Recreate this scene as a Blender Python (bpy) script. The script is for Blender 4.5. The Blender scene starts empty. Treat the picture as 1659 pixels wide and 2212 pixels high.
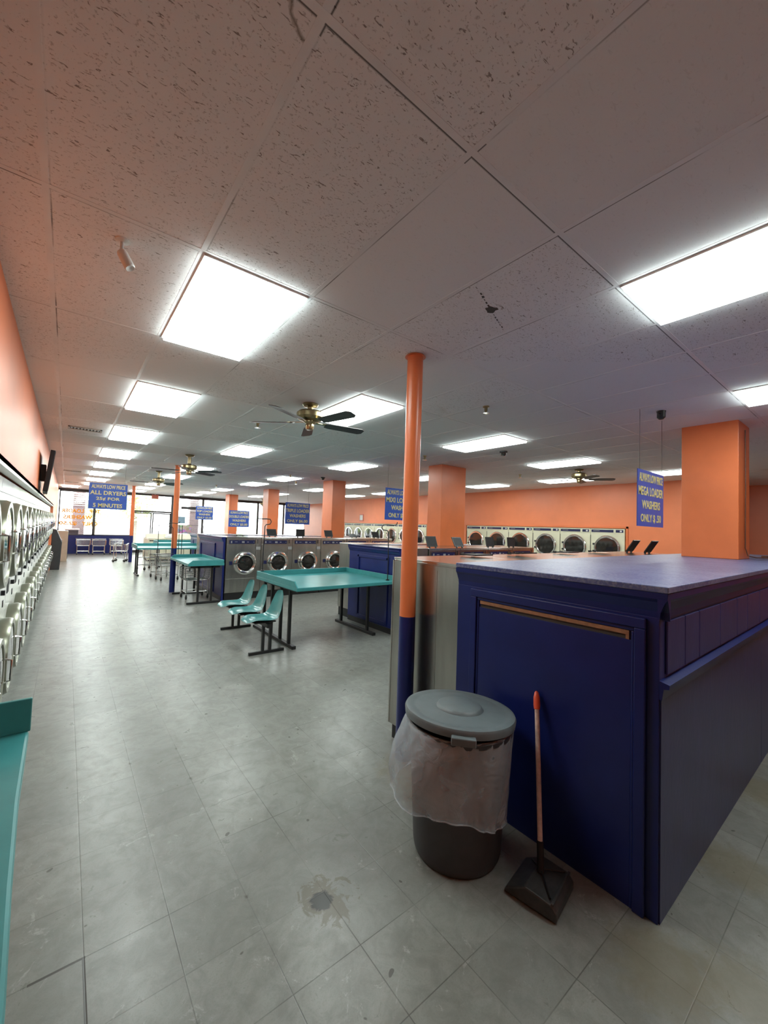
import bpy, bmesh, math, random
from mathutils import Vector, Matrix
PI = math.pi
SC = bpy.context.scene
COL = SC.collection
random.seed(7)
CE = 3.112                      # ceiling height
TX, TY = .6096, 1.2192          # ceiling tile pitch

# ------------------------------------------------------------------ camera
cd = bpy.data.cameras.new('camera')
cam = bpy.data.objects.new('camera', cd); COL.objects.link(cam)
yaw, pitch, roll = math.radians(38.154), math.radians(2.213), math.radians(1.917)
F = Vector((math.sin(yaw)*math.cos(pitch), math.cos(yaw)*math.cos(pitch), math.sin(pitch)))
R0 = Vector((math.cos(yaw), -math.sin(yaw), 0)); U0 = R0.cross(F)
RR = math.cos(roll)*R0 + math.sin(roll)*U0; UU = math.cos(roll)*U0 - math.sin(roll)*R0
m = Matrix.Identity(4)
for i in range(3):
    m[i][0] = RR[i]; m[i][1] = UU[i]; m[i][2] = -F[i]
m.translation = Vector((-1.692, -.934, 1.747))
cam.matrix_world = m
cd.sensor_fit = 'HORIZONTAL'; cd.sensor_width = 36; cd.lens = 36*871.8/1659
cd.clip_start = .03; cd.clip_end = 300
SC.camera = cam
# ------------------------------------------------------------------ world, exposure
W = bpy.data.worlds.new('sky'); SC.world = W; W.use_nodes = True
bg = W.node_tree.nodes['Background']; bg.inputs[0].default_value = (.93, .97, 1, 1); bg.inputs[1].default_value = 3.4
SC.view_settings.view_transform = 'Standard'; SC.view_settings.look = 'None'
SC.view_settings.gamma = 1; SC.view_settings.exposure = 1.38
SC.view_settings.use_curve_mapping = False
PANEL = 6.5                     # ceiling lamp radiance
SC.cycles.max_bounces = 8; SC.cycles.diffuse_bounces = 4; SC.cycles.glossy_bounces = 4
SC.cycles.transparent_max_bounces = 12; SC.cycles.sample_clamp_indirect = 8
SC.cycles.caustics_reflective = False; SC.cycles.caustics_refractive = False

# ------------------------------------------------------------------ node helpers
def newmat(n):
    mt = bpy.data.materials.new(n); mt.use_nodes = True
    t = mt.node_tree; return mt, t, t.nodes['Principled BSDF']
def nd(t, kind, **kw):
    n = t.nodes.new(kind)
    for k, v in kw.items():
        if k in n.inputs.keys() if isinstance(k, str) else False: n.inputs[k].default_value = v
        else: setattr(n, k, v)
    return n
def mth(t, op, a, b=None, c=None, clamp=False):
    n = t.nodes.new('ShaderNodeMath'); n.operation = op; n.use_clamp = clamp
    for i, v in enumerate((a, b, c)):
        if v is None: continue
        if isinstance(v, (int, float)): n.inputs[i].default_value = v
        else: t.links.new(v, n.inputs[i])
    return n.outputs[0]
def noise(t, vec, scale, detail=3, rough=.55, dist=0):
    n = t.nodes.new('ShaderNodeTexNoise'); n.inputs['Scale'].default_value = scale
    n.inputs['Detail'].default_value = detail; n.inputs['Roughness'].default_value = rough; n.inputs['Distortion'].default_value = dist
    if vec is not None: t.links.new(vec, n.inputs['Vector'])
    return n.outputs[0]
def ramp(t, fac, a, b, ca=(0, 0, 0), cb=(1, 1, 1)):
    n = t.nodes.new('ShaderNodeValToRGB'); e = n.color_ramp.elements
    e[0].position = a; e[1].position = b; e[0].color = (*ca, 1); e[1].color = (*cb, 1)
    t.links.new(fac, n.inputs[0]); return n.outputs[0]
def mixc(t, fac, a, b, mode='MIX'):
    n = t.nodes.new('ShaderNodeMix'); n.data_type = 'RGBA'; n.blend_type = mode
    for i, v in ((0, fac), (6, a), (7, b)):
        if isinstance(v, (int, float)): n.inputs[i].default_value = v
        elif isinstance(v, tuple): n.inputs[i].default_value = (*v, 1)
        else: t.links.new(v, n.inputs[i])
    return n.outputs[2]
def coords(t, which='Object'):
    return t.nodes.new('ShaderNodeTexCoord').outputs[which]
def worldpos(t):
    return t.nodes.new('ShaderNodeNewGeometry').outputs['Position']
def bump(t, b, h, strength, dist=.002):
    n = t.nodes.new('ShaderNodeBump'); n.inputs['Strength'].default_value = strength; n.inputs['Distance'].default_value = dist
    t.links.new(h, n.inputs['Height']); t.links.new(n.outputs[0], b.inputs['Normal'])
def paint(name, col, rough=.4, var=.12, nscale=6, bmp=0, bscale=200, metal=0, coat=0, spec=.5, stretch=None):
    mt, t, b = newmat(name)
    p = worldpos(t)
    if stretch:
        mp = t.nodes.new('ShaderNodeMapping'); mp.inputs['Scale'].default_value = stretch; t.links.new(p, mp.inputs[0]); p = mp.outputs[0]
    n = noise(t, p, nscale, 4)
    lo = tuple(c*(1-var) for c in col); hi = tuple(min(1, c*(1+var)) for c in col)
    t.links.new(ramp(t, n, .3, .7, lo, hi), b.inputs['Base Color'])
    b.inputs['Roughness'].default_value = rough; b.inputs['Metallic'].default_value = metal
    b.inputs['Specular IOR Level'].default_value = spec
    if coat: b.inputs['Coat Weight'].default_value = coat; b.inputs['Coat Roughness'].default_value = .12
    if bmp: bump(t, b, noise(t, p, bscale, 2), bmp)
    return mt

M = {}
M['orange'] = paint('orange_paint', (.76, .195, .065), .33, .06, 3, .12, 60, spec=.6)
M['orange_wall'] = paint('orange_wall_paint', (.80, .225, .09), .42, .05, 2, .15, 40, spec=.6)
M['blue'] = paint('blue_gloss_paint', (.009, .018, .13), .32, .12, 5, .15, 50, spec=.45)
M['blue_side'] = paint('blue_textured_panel', (.03, .042, .165), .34, .15, 8, .5, 28, spec=.5, stretch=(1.6, 1.6, .5))
M['navy'] = paint('navy_plastic', (.012, .016, .07), .3, .1, 5)
M['teal'] = paint('teal_laminate', (.05, .265, .27), .28, .1, 6, .06, 150, spec=.5)
M['teal_seat'] = paint('teal_fiberglass', (.055, .23, .23), .22, .1, 10, .05, 90, spec=.6)
M['black'] = paint('black_metal', (.012, .012, .013), .4, .2, 20)
M['rubber'] = paint('black_rubber', (.02, .02, .02), .7, .2, 20)
M['dark_plastic'] = paint('dark_plastic', (.016, .016, .018), .5, .15, 20, spec=.25)
M['steel'] = paint('brushed_stainless_steel', (.47, .46, .43), .27, .12, 3, .08, 30, metal=1, stretch=(6, 6, .6))
M['steel_top'] = paint('stainless_top', (.55, .53, .5), .18, .08, 3, metal=1)
M['chrome'] = paint('chrome', (.8, .8, .78), .12, .05, 9, metal=1)
M['cart'] = paint('cart_chrome_wire', (.62, .62, .6), .25, .08, 9, metal=1)
M['cream'] = paint('cream_enamel', (.72, .70, .52), .35, .05, 5, spec=.5)
M['white_enamel'] = paint('white_enamel', (.74, .75, .72), .22, .04, 5, spec=.6)
M['dryer_rim'] = paint('olive_steel_door_rim', (.24, .25, .19), .28, .08, 9, metal=.6)
M['dark_glass'] = paint('dark_door_glass', (.018, .017, .015), .08, .3, 4, spec=.8)
M['dustpan_plastic'] = paint('worn_dustpan_plastic', (.045, .047, .046), .38, .3, 25)
M['label_grey'] = paint('grey_plate', (.3, .3, .3), .4)
M['lettering_gold'] = paint('gold_lettering', (.66, .58, .24), .5, .06, 30)
M['lettering_window'] = paint('orange_window_lettering', (1, .42, .04), .6, .05, 10)
M['lettering_grey'] = paint('grey_window_lettering', (.25, .28, .3), .6, .05, 10)
M['sign_blue'] = paint('blue_sign_board', (.03, .09, .42), .4, .05, 12)
M['brass'] = paint('antique_brass', (.33, .27, .15), .28, .2, 12, metal=.9)
M['blade'] = paint('dark_fan_blade', (.05, .045, .045), .45, .2, 12)
M['grey_plastic'] = paint('grey_bin_plastic', (.13, .16, .17), .45, .08, 15, .1, 120)
M['bin_dark'] = paint('charcoal_bin_plastic', (.05, .05, .055), .5, .1, 15, .1, 120)
M['wood_pole'] = paint('dusty_wood_pole', (.60, .46, .40), .6, .2, 40)
M['red_grip'] = paint('orange_red_grip', (.75, .11, .05), .4, .05, 10)
M['raw_wood'] = paint('raw_wood_edge', (.33, .16, .08), .6, .25, 30)
M['white_trim'] = paint('white_trim_paint', (.75, .73, .7), .3, .04, 5)
M['tbar'] = paint('ceiling_grid_paint', (.83, .85, .86), .45, .05, 5)
M['vent'] = paint('vent_metal', (.45, .4, .34), .4, .1, 9)
M['vent_dark'] = paint('vent_shadow_gap', (.05, .045, .04), .7)
M['charcoal'] = paint('charcoal_cabinet', (.045, .047, .05), .55, .1, 9)
M['beige'] = paint('beige_metal', (.42, .38, .30), .45, .06, 7)
M['alu'] = paint('dark_bronze_aluminium', (.06, .055, .055), .35, .1, 9, metal=.4)
M['cord'] = paint('brown_cord', (.12, .05, .03), .5)
M['cable_white'] = paint('white_plastic', (.7, .72, .7), .35, .03, 9)
M['concrete'] = paint('pale_asphalt', (.55, .55, .53), .8, .1, 2)
M['leaf'] = paint('yellow_green_leaves', (.62, .72, .34), .6, .35, 3)
M['bark'] = paint('grey_bark', (.2, .17, .14), .8, .2, 9)
M['exit_red'] = paint('faded_red_sign', (.65, .2, .15), .5)
M['cloth'] = paint('pale_cloth', (.6, .62, .62), .8, .1, 20, .3, 60)
M['paper_blue'] = paint('pale_blue_poster', (.25, .42, .55), .5, .05, 9)

def dusty_top():
    mt, t, b = newmat('dusty_blue_top'); p = worldpos(t)
    n = noise(t, p, 2.2, 6, .7, .4); n2 = noise(t, p, 60, 3, .7)
    c = mixc(t, ramp(t, n, .35, .7), (.04, .055, .19), (.15, .18, .33))
    c = mixc(t, ramp(t, n2, .45, .75), c, (.26, .28, .36)); t.links.new(c, b.inputs['Base Color'])
    b.inputs['Roughness'].default_value = .38; bump(t, b, n2, .25, .001)
    return mt
M['dusty_blue'] = dusty_top()

def brick_mat():
    mt, t, b = newmat('grey_brown_brick'); p = worldpos(t)
    s = t.nodes.new('ShaderNodeMapping'); s.inputs['Rotation'].default_value = (PI/2, 0, 0); t.links.new(p, s.inputs[0])
    k = t.nodes.new('ShaderNodeTexBrick'); t.links.new(s.outputs[0], k.inputs[0]); k.inputs['Scale'].default_value = 4.5
    k.inputs['Color1'].default_value = (.24, .17, .16, 1); k.inputs['Color2'].default_value = (.18, .13, .13, 1); k.inputs['Mortar'].default_value = (.34, .31, .3, 1)
    t.links.new(k.outputs[0], b.inputs['Base Color']); b.inputs['Roughness'].default_value = .85
    return mt
M['brick'] = brick_mat()

def poster_mat():
    mt, t, b = newmat('colourful_poster'); p = worldpos(t)
    v = t.nodes.new('ShaderNodeTexVoronoi'); v.inputs['Scale'].default_value = 7; t.links.new(p, v.inputs[0])
    c = mixc(t, .55, v.outputs['Color'], (.45, .4, .5)); t.links.new(c, b.inputs['Base Color']); b.inputs['Roughness'].default_value = .5
    return mt
M['poster'] = poster_mat()

def glass_mat(name, tint=(1, 1, 1), refl=.08):
    mt = bpy.data.materials.new(name); mt.use_nodes = True; t = mt.node_tree; t.nodes.clear()
    o = t.nodes.new('ShaderNodeOutputMaterial'); mx = t.nodes.new('ShaderNodeMixShader'); tr = t.nodes.new('ShaderNodeBsdfTransparent')
    tr.inputs[0].default_value = (*tint, 1); g = t.nodes.new('ShaderNodeBsdfGlossy'); g.inputs['Roughness'].default_value = .03
    fr = t.nodes.new('ShaderNodeFresnel'); fr.inputs[0].default_value = 1.45
    t.links.new(fr.outputs[0], mx.inputs[0]); t.links.new(tr.outputs[0], mx.inputs[1]); t.links.new(g.outputs[0], mx.inputs[2]); t.links.new(mx.outputs[0], o.inputs[0])
    return mt
M['glass'] = glass_mat('window_glass', (.97, .985, .98))

def bag_mat():
    mt = bpy.data.materials.new('clear_plastic_bag'); mt.use_nodes = True; t = mt.node_tree; b = t.nodes['Principled BSDF']
    o = t.nodes['Material Output']; mx = t.nodes.new('ShaderNodeMixShader'); tr = t.nodes.new('ShaderNodeBsdfTransparent')
    b.inputs['Base Color'].default_value = (.66, .74, .80, 1); b.inputs['Roughness'].default_value = .25
    p = coords(t); n = noise(t, p, 6, 3, .5, .8)
    t.links.new(mth(t, 'MULTIPLY_ADD', n, .42, .10, clamp=True), mx.inputs[0])
    t.links.new(tr.outputs[0], mx.inputs[1]); t.links.new(b.outputs[0], mx.inputs[2]); t.links.new(mx.outputs[0], o.inputs[0])
    bump(t, b, noise(t, p, 11, 4, .6, 2.5), .5, .02)
    return mt
M['bag'] = bag_mat()

def emit_mat(name, col, s):
    mt = bpy.data.materials.new(name); mt.use_nodes = True; t = mt.node_tree; t.nodes.clear()
    o = t.nodes.new('ShaderNodeOutputMaterial'); e = t.nodes.new('ShaderNodeEmission'); e.inputs[0].default_value = (*col, 1); e.inputs[1].default_value = s
    t.links.new(e.outputs[0], o.inputs[0]); return mt
M['lamp'] = emit_mat('fluorescent_diffuser', (.90, .985, .95), PANEL)

def tile_line(t, co, pitch, off, half, nz=None):
    """1 on the joint lines of a grid along one coordinate"""
    f = mth(t, 'FRACT', mth(t, 'DIVIDE', mth(t, 'SUBTRACT', co, off), pitch))
    d = mth(t, 'MULTIPLY', mth(t, 'MINIMUM', f, mth(t, 'SUBTRACT', 1.0, f)), pitch)
    return mth(t, 'SUBTRACT', 1.0, mth(t, 'DIVIDE', d, half, clamp=True), clamp=True)

def ceiling_mat():
    mt, t, b = newmat('acoustic_ceiling_tiles'); p = worldpos(t)
    sx = t.nodes.new('ShaderNodeSeparateXYZ'); t.links.new(p, sx.inputs[0]); X, Y = sx.outputs[0], sx.outputs[1]
    ix = mth(t, 'FLOOR', mth(t, 'DIVIDE', X, TX)); iy = mth(t, 'FLOOR', mth(t, 'DIVIDE', Y, TY))
    cb = t.nodes.new('ShaderNodeCombineXYZ'); t.links.new(ix, cb.inputs[0]); t.links.new(iy, cb.inputs[1])
    wn = t.nodes.new('ShaderNodeTexWhiteNoise'); wn.noise_dimensions = '3D'; t.links.new(cb.outputs[0], wn.inputs[0]); rnd = wn.outputs[0]
    base = ramp(t, rnd, 0, 1, (.84, .865, .875), (.88, .90, .91))
    # fissures: elongated short worm holes
    mp = t.nodes.new('ShaderNodeMapping'); mp.inputs['Scale'].default_value = (1, 2.6, 1); t.links.new(p, mp.inputs[0])
    mp.inputs['Rotation'].default_value = (0, 0, .5)
    fis = noise(t, mp.outputs[0], 30, 3, .55, 1.4)
    fm = ramp(t, fis, .635, .675)
    fine = ramp(t, noise(t, p, 95, 2, .5), .62, .7)
    # coarse tiles: all tiles near the camera end, random elsewhere
    nearf = mth(t, 'LESS_THAN', mth(t, 'ADD', Y, mth(t, 'MULTIPLY', X, .9)), 1.9)
    crs = mth(t, 'MAXIMUM', mth(t, 'GREATER_THAN', rnd, .8), nearf)
    # the two plain tiles right of the long joint
    pl = mth(t, 'MULTIPLY', mth(t, 'GREATER_THAN', X, -TX), mth(t, 'MULTIPLY', mth(t, 'LESS_THAN', X, TX), mth(t, 'LESS_THAN', Y, TY)))
    crs = mth(t, 'MULTIPLY', crs, mth(t, 'SUBTRACT', 1.0, pl))
    one = mth(t, 'MULTIPLY', mth(t, 'COMPARE', ix, 0.0, .1), mth(t, 'COMPARE', iy, 0.0, .1))
    crs = mth(t, 'MAXIMUM', crs, one)
    pit = mth(t, 'MULTIPLY', mth(t, 'MAXIMUM', fm, mth(t, 'MULTIPLY', fine, .45)), mth(t, 'MULTIPLY_ADD', crs, .8, .12))
    col = mixc(t, pit, base, (.27, .25, .24))
    # water stains
    st = ramp(t, noise(t, p, .55, 4, .6, .3), .66, .72)
    col = mixc(t, mth(t, 'MULTIPLY', st, .25), col, (.38, .33, .27))
    dv = t.nodes.new('ShaderNodeVectorMath'); dv.operation = 'DISTANCE'; t.links.new(p, dv.inputs[0]); dv.inputs[1].default_value = (-1.219, 0, CE)
    wob = mth(t, 'ADD', dv.outputs['Value'], mth(t, 'MULTIPLY', mth(t, 'SUBTRACT', noise(t, p, 25, 3), .5), .03))
    rg = mth(t, 'SUBTRACT', 1.0, mth(t, 'DIVIDE', mth(t, 'ABSOLUTE', mth(t, 'SUBTRACT', wob, .088)), .009, clamp=True), clamp=True)
    rg = mth(t, 'MULTIPLY', rg, mth(t, 'LESS_THAN', X, -1.22))
    col = mixc(t, mth(t, 'MULTIPLY', rg, .75), col, (.12, .10, .06))
    # sagging-edge gaps beside the grid bars
    ln = mth(t, 'MAXIMUM', tile_line(t, X, TX, .016, .0045), tile_line(t, Y, TY, .016, .006))
    gate = ramp(t, noise(t, p, 1.1, 3, .6), .50, .60)
    l1 = mth(t, 'MULTIPLY', mth(t, 'LESS_THAN', mth(t, 'ABSOLUTE', Y), .05), mth(t, 'MULTIPLY', mth(t, 'GREATER_THAN', X, -1.4), mth(t, 'LESS_THAN', X, 3.2)))
    gate = mth(t, 'MAXIMUM', gate, l1)
    col = mixc(t, mth(t, 'MULTIPLY', ln, mth(t, 'MULTIPLY_ADD', gate, .85, .06)), col, (.015, .013, .012))
    t.links.new(col, b.inputs['Base Color']); b.inputs['Roughness'].default_value = .9; b.inputs['Specular IOR Level'].default_value = .2
    bump(t, b, mth(t, 'SUBTRACT', 1.0, pit), .5, .003)
    return mt
M['ceiling'] = ceiling_mat()

def floor_mat():
    mt, t, b = newmat('worn_vinyl_floor_tiles'); p = worldpos(t)
    T = .3048; ox, oy = -1.550, 1.081
    sx = t.nodes.new('ShaderNodeSeparateXYZ'); t.links.new(p, sx.inputs[0]); X, Y = sx.outputs[0], sx.outputs[1]
    ix = mth(t, 'FLOOR', mth(t, 'DIVIDE', mth(t, 'SUBTRACT', X, ox), T)); iy = mth(t, 'FLOOR', mth(t, 'DIVIDE', mth(t, 'SUBTRACT', Y, oy), T))
    cb = t.nodes.new('ShaderNodeCombineXYZ'); t.links.new(ix, cb.inputs[0]); t.links.new(iy, cb.inputs[1])
    wn = t.nodes.new('ShaderNodeTexWhiteNoise'); t.links.new(cb.outputs[0], wn.inputs[0]); rnd = wn.outputs[0]
    base = ramp(t, rnd, 0, 1, (.205, .215, .20), (.26, .27, .25))
    big = noise(t, p, 1.1, 4, .6, .4); mot = noise(t, p, 9, 6, .72, .6); fine = noise(t, p, 160, 3, .6)
    c = mixc(t, ramp(t, big, .3, .7), base, (.235, .24, .215), 'MIX'); c = mixc(t, .5, base, c)
    c = mixc(t, mth(t, 'MULTIPLY', ramp(t, mot, .42, .68), .7), c, (.15, .155, .14))
    c = mixc(t, mth(t, 'MULTIPLY', ramp(t, noise(t, p, 2.6, 6, .7, .8), .5, .72), .45), c, (.13, .13, .105))
    c = mixc(t, mth(t, 'MULTIPLY', ramp(t, fine, .5, .8), .45), c, (.14, .145, .13))
    wear = ramp(t, noise(t, p, 5, 6, .8, 1.5), .6, .66)
    wl = mth(t, 'MULTIPLY', mth(t, 'LESS_THAN', mth(t, 'ABSOLUTE', mth(t, 'SUBTRACT', Y, 1.1)), 1.3), mth(t, 'MULTIPLY', wear, .4))
    c = mixc(t, wl, c, (.45, .46, .43))
    jl = mth(t, 'MAXIMUM', tile_line(t, X, T, ox, .0032), tile_line(t, Y, T, oy, .0032))
    gate = ramp(t, noise(t, p, 1.7, 3, .6), .45, .62)
    c = mixc(t, mth(t, 'MULTIPLY', jl, mth(t, 'MULTIPLY_ADD', gate, .65, .2)), c, (.04, .038, .03))
    # wide dirty joints / chips
    jw = mth(t, 'MAXIMUM', tile_line(t, X, T, ox, .012), tile_line(t, Y, T, oy, .012))
    chip = ramp(t, noise(t, p, 7, 2, .5), .70, .73)
    c = mixc(t, mth(t, 'MULTIPLY', mth(t, 'MULTIPLY', jw, chip), .9, clamp=True), c, (.045, .04, .03))
    spots = ramp(t, noise(t, p, 14, 1, .4), .775, .785)
    c = mixc(t, mth(t, 'MULTIPLY', spots, .8), c, (.06, .055, .045))
    def band(a, lo, hi): return mth(t, 'MULTIPLY', mth(t, 'GREATER_THAN', a, lo), mth(t, 'LESS_THAN', a, hi))
    cr_ = mth(t, 'MAXIMUM', mth(t, 'MULTIPLY', band(Y, 1.076, 1.087), band(X, -1.72, -1.545)), mth(t, 'MULTIPLY', band(X, -1.556, -1.546), band(Y, .79, 1.085)))
    c = mixc(t, mth(t, 'MULTIPLY', cr_, .9), c, (.03, .028, .022))
    # worn-through hole with its dirty halo, and the grime along the cabinets
    def blob(x, y, r, wob, soft):
        d = t.nodes.new('ShaderNodeVectorMath'); d.operation = 'DISTANCE'; t.links.new(p, d.inputs[0]); d.inputs[1].default_value = (x, y, 0)
        q = mth(t, 'ADD', d.outputs['Value'], mth(t, 'MULTIPLY', mth(t, 'SUBTRACT', noise(t, p, 11, 5, .7, 1), .5), wob))
        return mth(t, 'SUBTRACT', 1.0, mth(t, 'DIVIDE', mth(t, 'SUBTRACT', q, r), soft, clamp=True), clamp=True)
    hx, hy = HOLE
    c = mixc(t, mth(t, 'MULTIPLY', blob(hx, hy, .09, .55, .03), .75), c, (.12, .105, .07))
    c = mixc(t, mth(t, 'MULTIPLY', blob(hx-.02, hy+.01, .045, .1, .01), .92), c, (.02, .02, .018))
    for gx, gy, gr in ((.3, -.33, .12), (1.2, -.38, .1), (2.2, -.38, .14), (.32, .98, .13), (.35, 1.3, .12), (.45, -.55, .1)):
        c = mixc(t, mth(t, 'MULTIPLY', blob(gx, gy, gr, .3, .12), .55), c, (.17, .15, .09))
    t.links.new(c, b.inputs['Base Color'])
    t.links.new(mth(t, 'MULTIPLY_ADD', mot, .24, .19), b.inputs['Roughness']); b.inputs['Specular IOR Level'].default_value = .42
    h = mth(t, 'ADD', mth(t, 'MULTIPLY', noise(t, p, 6, 4, .6, .5), .5), mth(t, 'MULTIPLY', jl, -.6))
    bump(t, b, h, .12, .004)
    return mt
HOLE = (-.649, .73)
M['floor'] = floor_mat()

# ------------------------------------------------------------------ mesh builder
class MB:
    def __init__(s): s.v = []; s.f = []; s.sm = []
    def add(s, vs, fs, smooth=False):
        n = len(s.v); s.v += [tuple(v) for v in vs]; s.f += [tuple(i+n for i in f) for f in fs]; s.sm += [smooth]*len(fs); return s
    def box(s, x0, x1, y0, y1, z0, z1):
        return s.add([(x0, y0, z0), (x1, y0, z0), (x1, y1, z0), (x0, y1, z0), (x0, y0, z1), (x1, y0, z1), (x1, y1, z1), (x0, y1, z1)],
                     [(0, 3, 2, 1), (4, 5, 6, 7), (0, 1, 5, 4), (1, 2, 6, 5), (2, 3, 7, 6), (3, 0, 4, 7)])
    def prism(s, poly, axis, a, b):
        """extrude a 2-D polygon along an axis ('x': poly=(y,z), 'y': poly=(x,z), 'z': poly=(x,y))"""
        n = len(poly); vs = []
        for w in (a, b):
            for (u, v) in poly:
                vs.append((w, u, v) if axis == 'x' else (u, w, v) if axis == 'y' else (u, v, w))
        fs = [tuple(range(n))[::-1], tuple(range(n, 2*n))] + [(i, (i+1) % n, n+(i+1) % n, n+i) for i in range(n)]
        return s.add(vs, fs)
    def tube(s, pts, r, n=8, cap=True, closed=False):
        P = [Vector(p) for p in pts]; rings = []; up = Vector((0, 0, 1)); L = len(P); prev = None
        for i, p in enumerate(P):
            d = (P[(i+1) % L]-P[i-1]) if closed else (P[min(i+1, L-1)]-P[max(i-1, 0)])
            d = d.normalized() if d.length else Vector((0, 0, 1))
            if prev is None: a = d.cross(up); a = d.cross(Vector((1, 0, 0))) if a.length < .05 else a
            else: a = prev - d*prev.dot(d)
            if a.length < 1e-6: a = d.orthogonal()
            a.normalize(); prev = a; b = d.cross(a)
            rr = r[i] if isinstance(r, (list, tuple)) else r
            rings.append([p + (a*math.cos(2*PI*k/n)+b*math.sin(2*PI*k/n))*rr for k in range(n)])
        vs = [v for g in rings for v in g]; fs = []
        for i in range(L if closed else L-1):
            j = (i+1) % L
            fs += [(i*n+k, i*n+(k+1) % n, j*n+(k+1) % n, j*n+k) for k in range(n)]
        s.add(vs, fs, True)
        if cap and not closed: s.add(rings[0], [tuple(range(n))[::-1]]); s.add(rings[-1], [tuple(range(n))])
        return s
    def lathe(s, prof, c=(0, 0, 0), axis='z', n=32, smooth=True):
        """prof: (radius, height) along axis from centre c"""
        vs = []
        for (r, h) in prof:
            for k in range(n):
                a = 2*PI*k/n; u, v = r*math.cos(a), r*math.sin(a)
                q = (u, v, h) if axis == 'z' else (u, h, v) if axis == 'y' else (h, u, v)
                vs.append((c[0]+q[0], c[1]+q[1], c[2]+q[2]))
        fs = [(i*n+k, i*n+(k+1) % n, (i+1)*n+(k+1) % n, (i+1)*n+k) for i in range(len(prof)-1) for k in range(n)]
        s.add(vs, fs, smooth); L = len(prof)-1
        fl = []
        if prof[0][0] > 1e-6: fl.append(tuple(range(n))[::-1])
        if prof[-1][0] > 1e-6: fl.append(tuple(L*n+k for k in range(n)))
        if fl: base = len(s.v)-len(vs); s.f += [tuple(i+base for i in f) for f in fl]; s.sm += [False]*len(fl)
        return s
    def build(s, name, mat, parent=None, bevel=0, loc=None, rot=None):
        me = bpy.data.meshes.new(name); me.from_pydata(s.v, [], s.f); me.validate()
        bm = bmesh.new(); bm.from_mesh(me); sm = s.sm if len(s.sm) == len(bm.faces) else None
        if sm:
            for f, q in zip(bm.faces, sm): f.smooth = q
        bmesh.ops.recalc_face_normals(bm, faces=bm.faces)
        for e_ in bm.edges:
            if len(e_.link_faces) == 2 and e_.calc_face_angle(0) > .6: e_.smooth = False
        bm.to_mesh(me); bm.free()
        me.materials.append(M[mat] if isinstance(mat, str) else mat)
        o = bpy.data.objects.new(name, me); COL.objects.link(o)
        if parent: o.parent = parent
        if loc: o.location = loc
        if rot: o.rotation_euler = rot
        if bevel:
            b = o.modifiers.new('bevel', 'BEVEL'); b.width = bevel; b.segments = 2; b.limit_method = 'ANGLE'; b.angle_limit = .6; b.harden_normals = False
        return o
def tag(o, label=None, cat=None, group=None, kind=None):
    if label: o['label'] = label
    if cat: o['category'] = cat
    if group: o['group'] = group
    if kind: o['kind'] = kind
    return o
def empty(name, loc, label, cat, group=None, rz=0):
    o = bpy.data.objects.new(name, None); COL.objects.link(o); o.location = loc; o.rotation_euler = (0, 0, rz); o.empty_display_size = .1
    return tag(o, label, cat, group)
def dup(root, loc, rz, label, group=None):
    r = root.copy(); COL.objects.link(r); r.location = loc; r.rotation_euler = (0, 0, rz); r['label'] = label
    if group: r['group'] = group
    for ch in list(root.children):
        c = ch.copy(); COL.objects.link(c); c.parent = r
        for g in list(ch.children):
            d = g.copy(); COL.objects.link(d); d.parent = c
    return r
def struct(o): o['kind'] = 'structure'; return o
ORD = ['first', 'second', 'third', 'fourth', 'fifth', 'sixth', 'seventh', 'eighth', 'ninth', 'tenth', 'eleventh', 'twelfth', 'thirteenth', 'fourteenth', 'fifteenth', 'sixteenth', 'seventeenth', 'eighteenth', 'nineteenth', 'twentieth']

def text_mesh(txt, w, h, depth, name, mat, parent, loc, rot=(PI/2, 0, 0), bold=.012):
    """one line of lettering, centred at loc, scaled to w x h"""
    cu = bpy.data.curves.new('t', 'FONT'); cu.body = txt; cu.size = 1; cu.extrude = .5; cu.offset = bold; cu.resolution_u = 3
    o = bpy.data.objects.new('t', cu); COL.objects.link(o); bpy.context.view_layer.update()
    me = bpy.data.meshes.new_from_object(o.evaluated_get(bpy.context.evaluated_depsgraph_get()))
    bpy.data.objects.remove(o); bpy.data.curves.remove(cu)
    xs = [v.co.x for v in me.vertices]; ys = [v.co.y for v in me.vertices]
    cx, cy = (min(xs)+max(xs))/2, (min(ys)+max(ys))/2; sx = w/(max(xs)-min(xs)); sy = h/(max(ys)-min(ys))
    for v in me.vertices: v.co = Vector(((v.co.x-cx)*sx, (v.co.y-cy)*sy, v.co.z*depth))
    me.name = name; me.materials.clear(); me.materials.append(M[mat])
    ob = bpy.data.objects.new(name, me); COL.objects.link(ob); ob.location = loc; ob.rotation_euler = rot
    if parent: ob.parent = parent
    return ob

# ================================================================== THE ROOM
YW = 23.5                                  # window wall plane
struct(MB().box(-3.2, 12, -3.6, YW+.15, -.1, 0).build('floor', 'floor'))
struct(MB().box(-3.2, 12, -3.6, YW+.15, CE, CE+.12).build('ceiling', 'ceiling'))
g = MB()                                   # grid bars of the dropped ceiling
i = -3
while i*TX < 11.8: g.box(i*TX-.012, i*TX+.012, -3.5, YW, CE-.0012, CE+.001); i += 1
for k in range(-2, 20): g.box(-2.04, 11.8, k*TY-.012, k*TY+.012, CE-.0015, CE+.001)
struct(g.build('trim_1', 'tbar'))
w = MB()                                   # left wall: above the dryers, behind them, and solid past them
w.box(-2.95, -2.04, -3.6, 16.05, 2.1, CE); w.box(-3.1, -2.95, -3.6, 16.05, 0, CE)
w.box(-3.1, -2.04, 16.05, YW, 0, CE)
struct(w.build('wall_left', 'orange_wall'))
tr = MB(); tr.box(-2.11, -2.04, 1.6, 16.05, 2.075, 2.10); tr.box(-2.08, -2.04, 1.6, 16.05, 2.10, 2.135)
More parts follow.
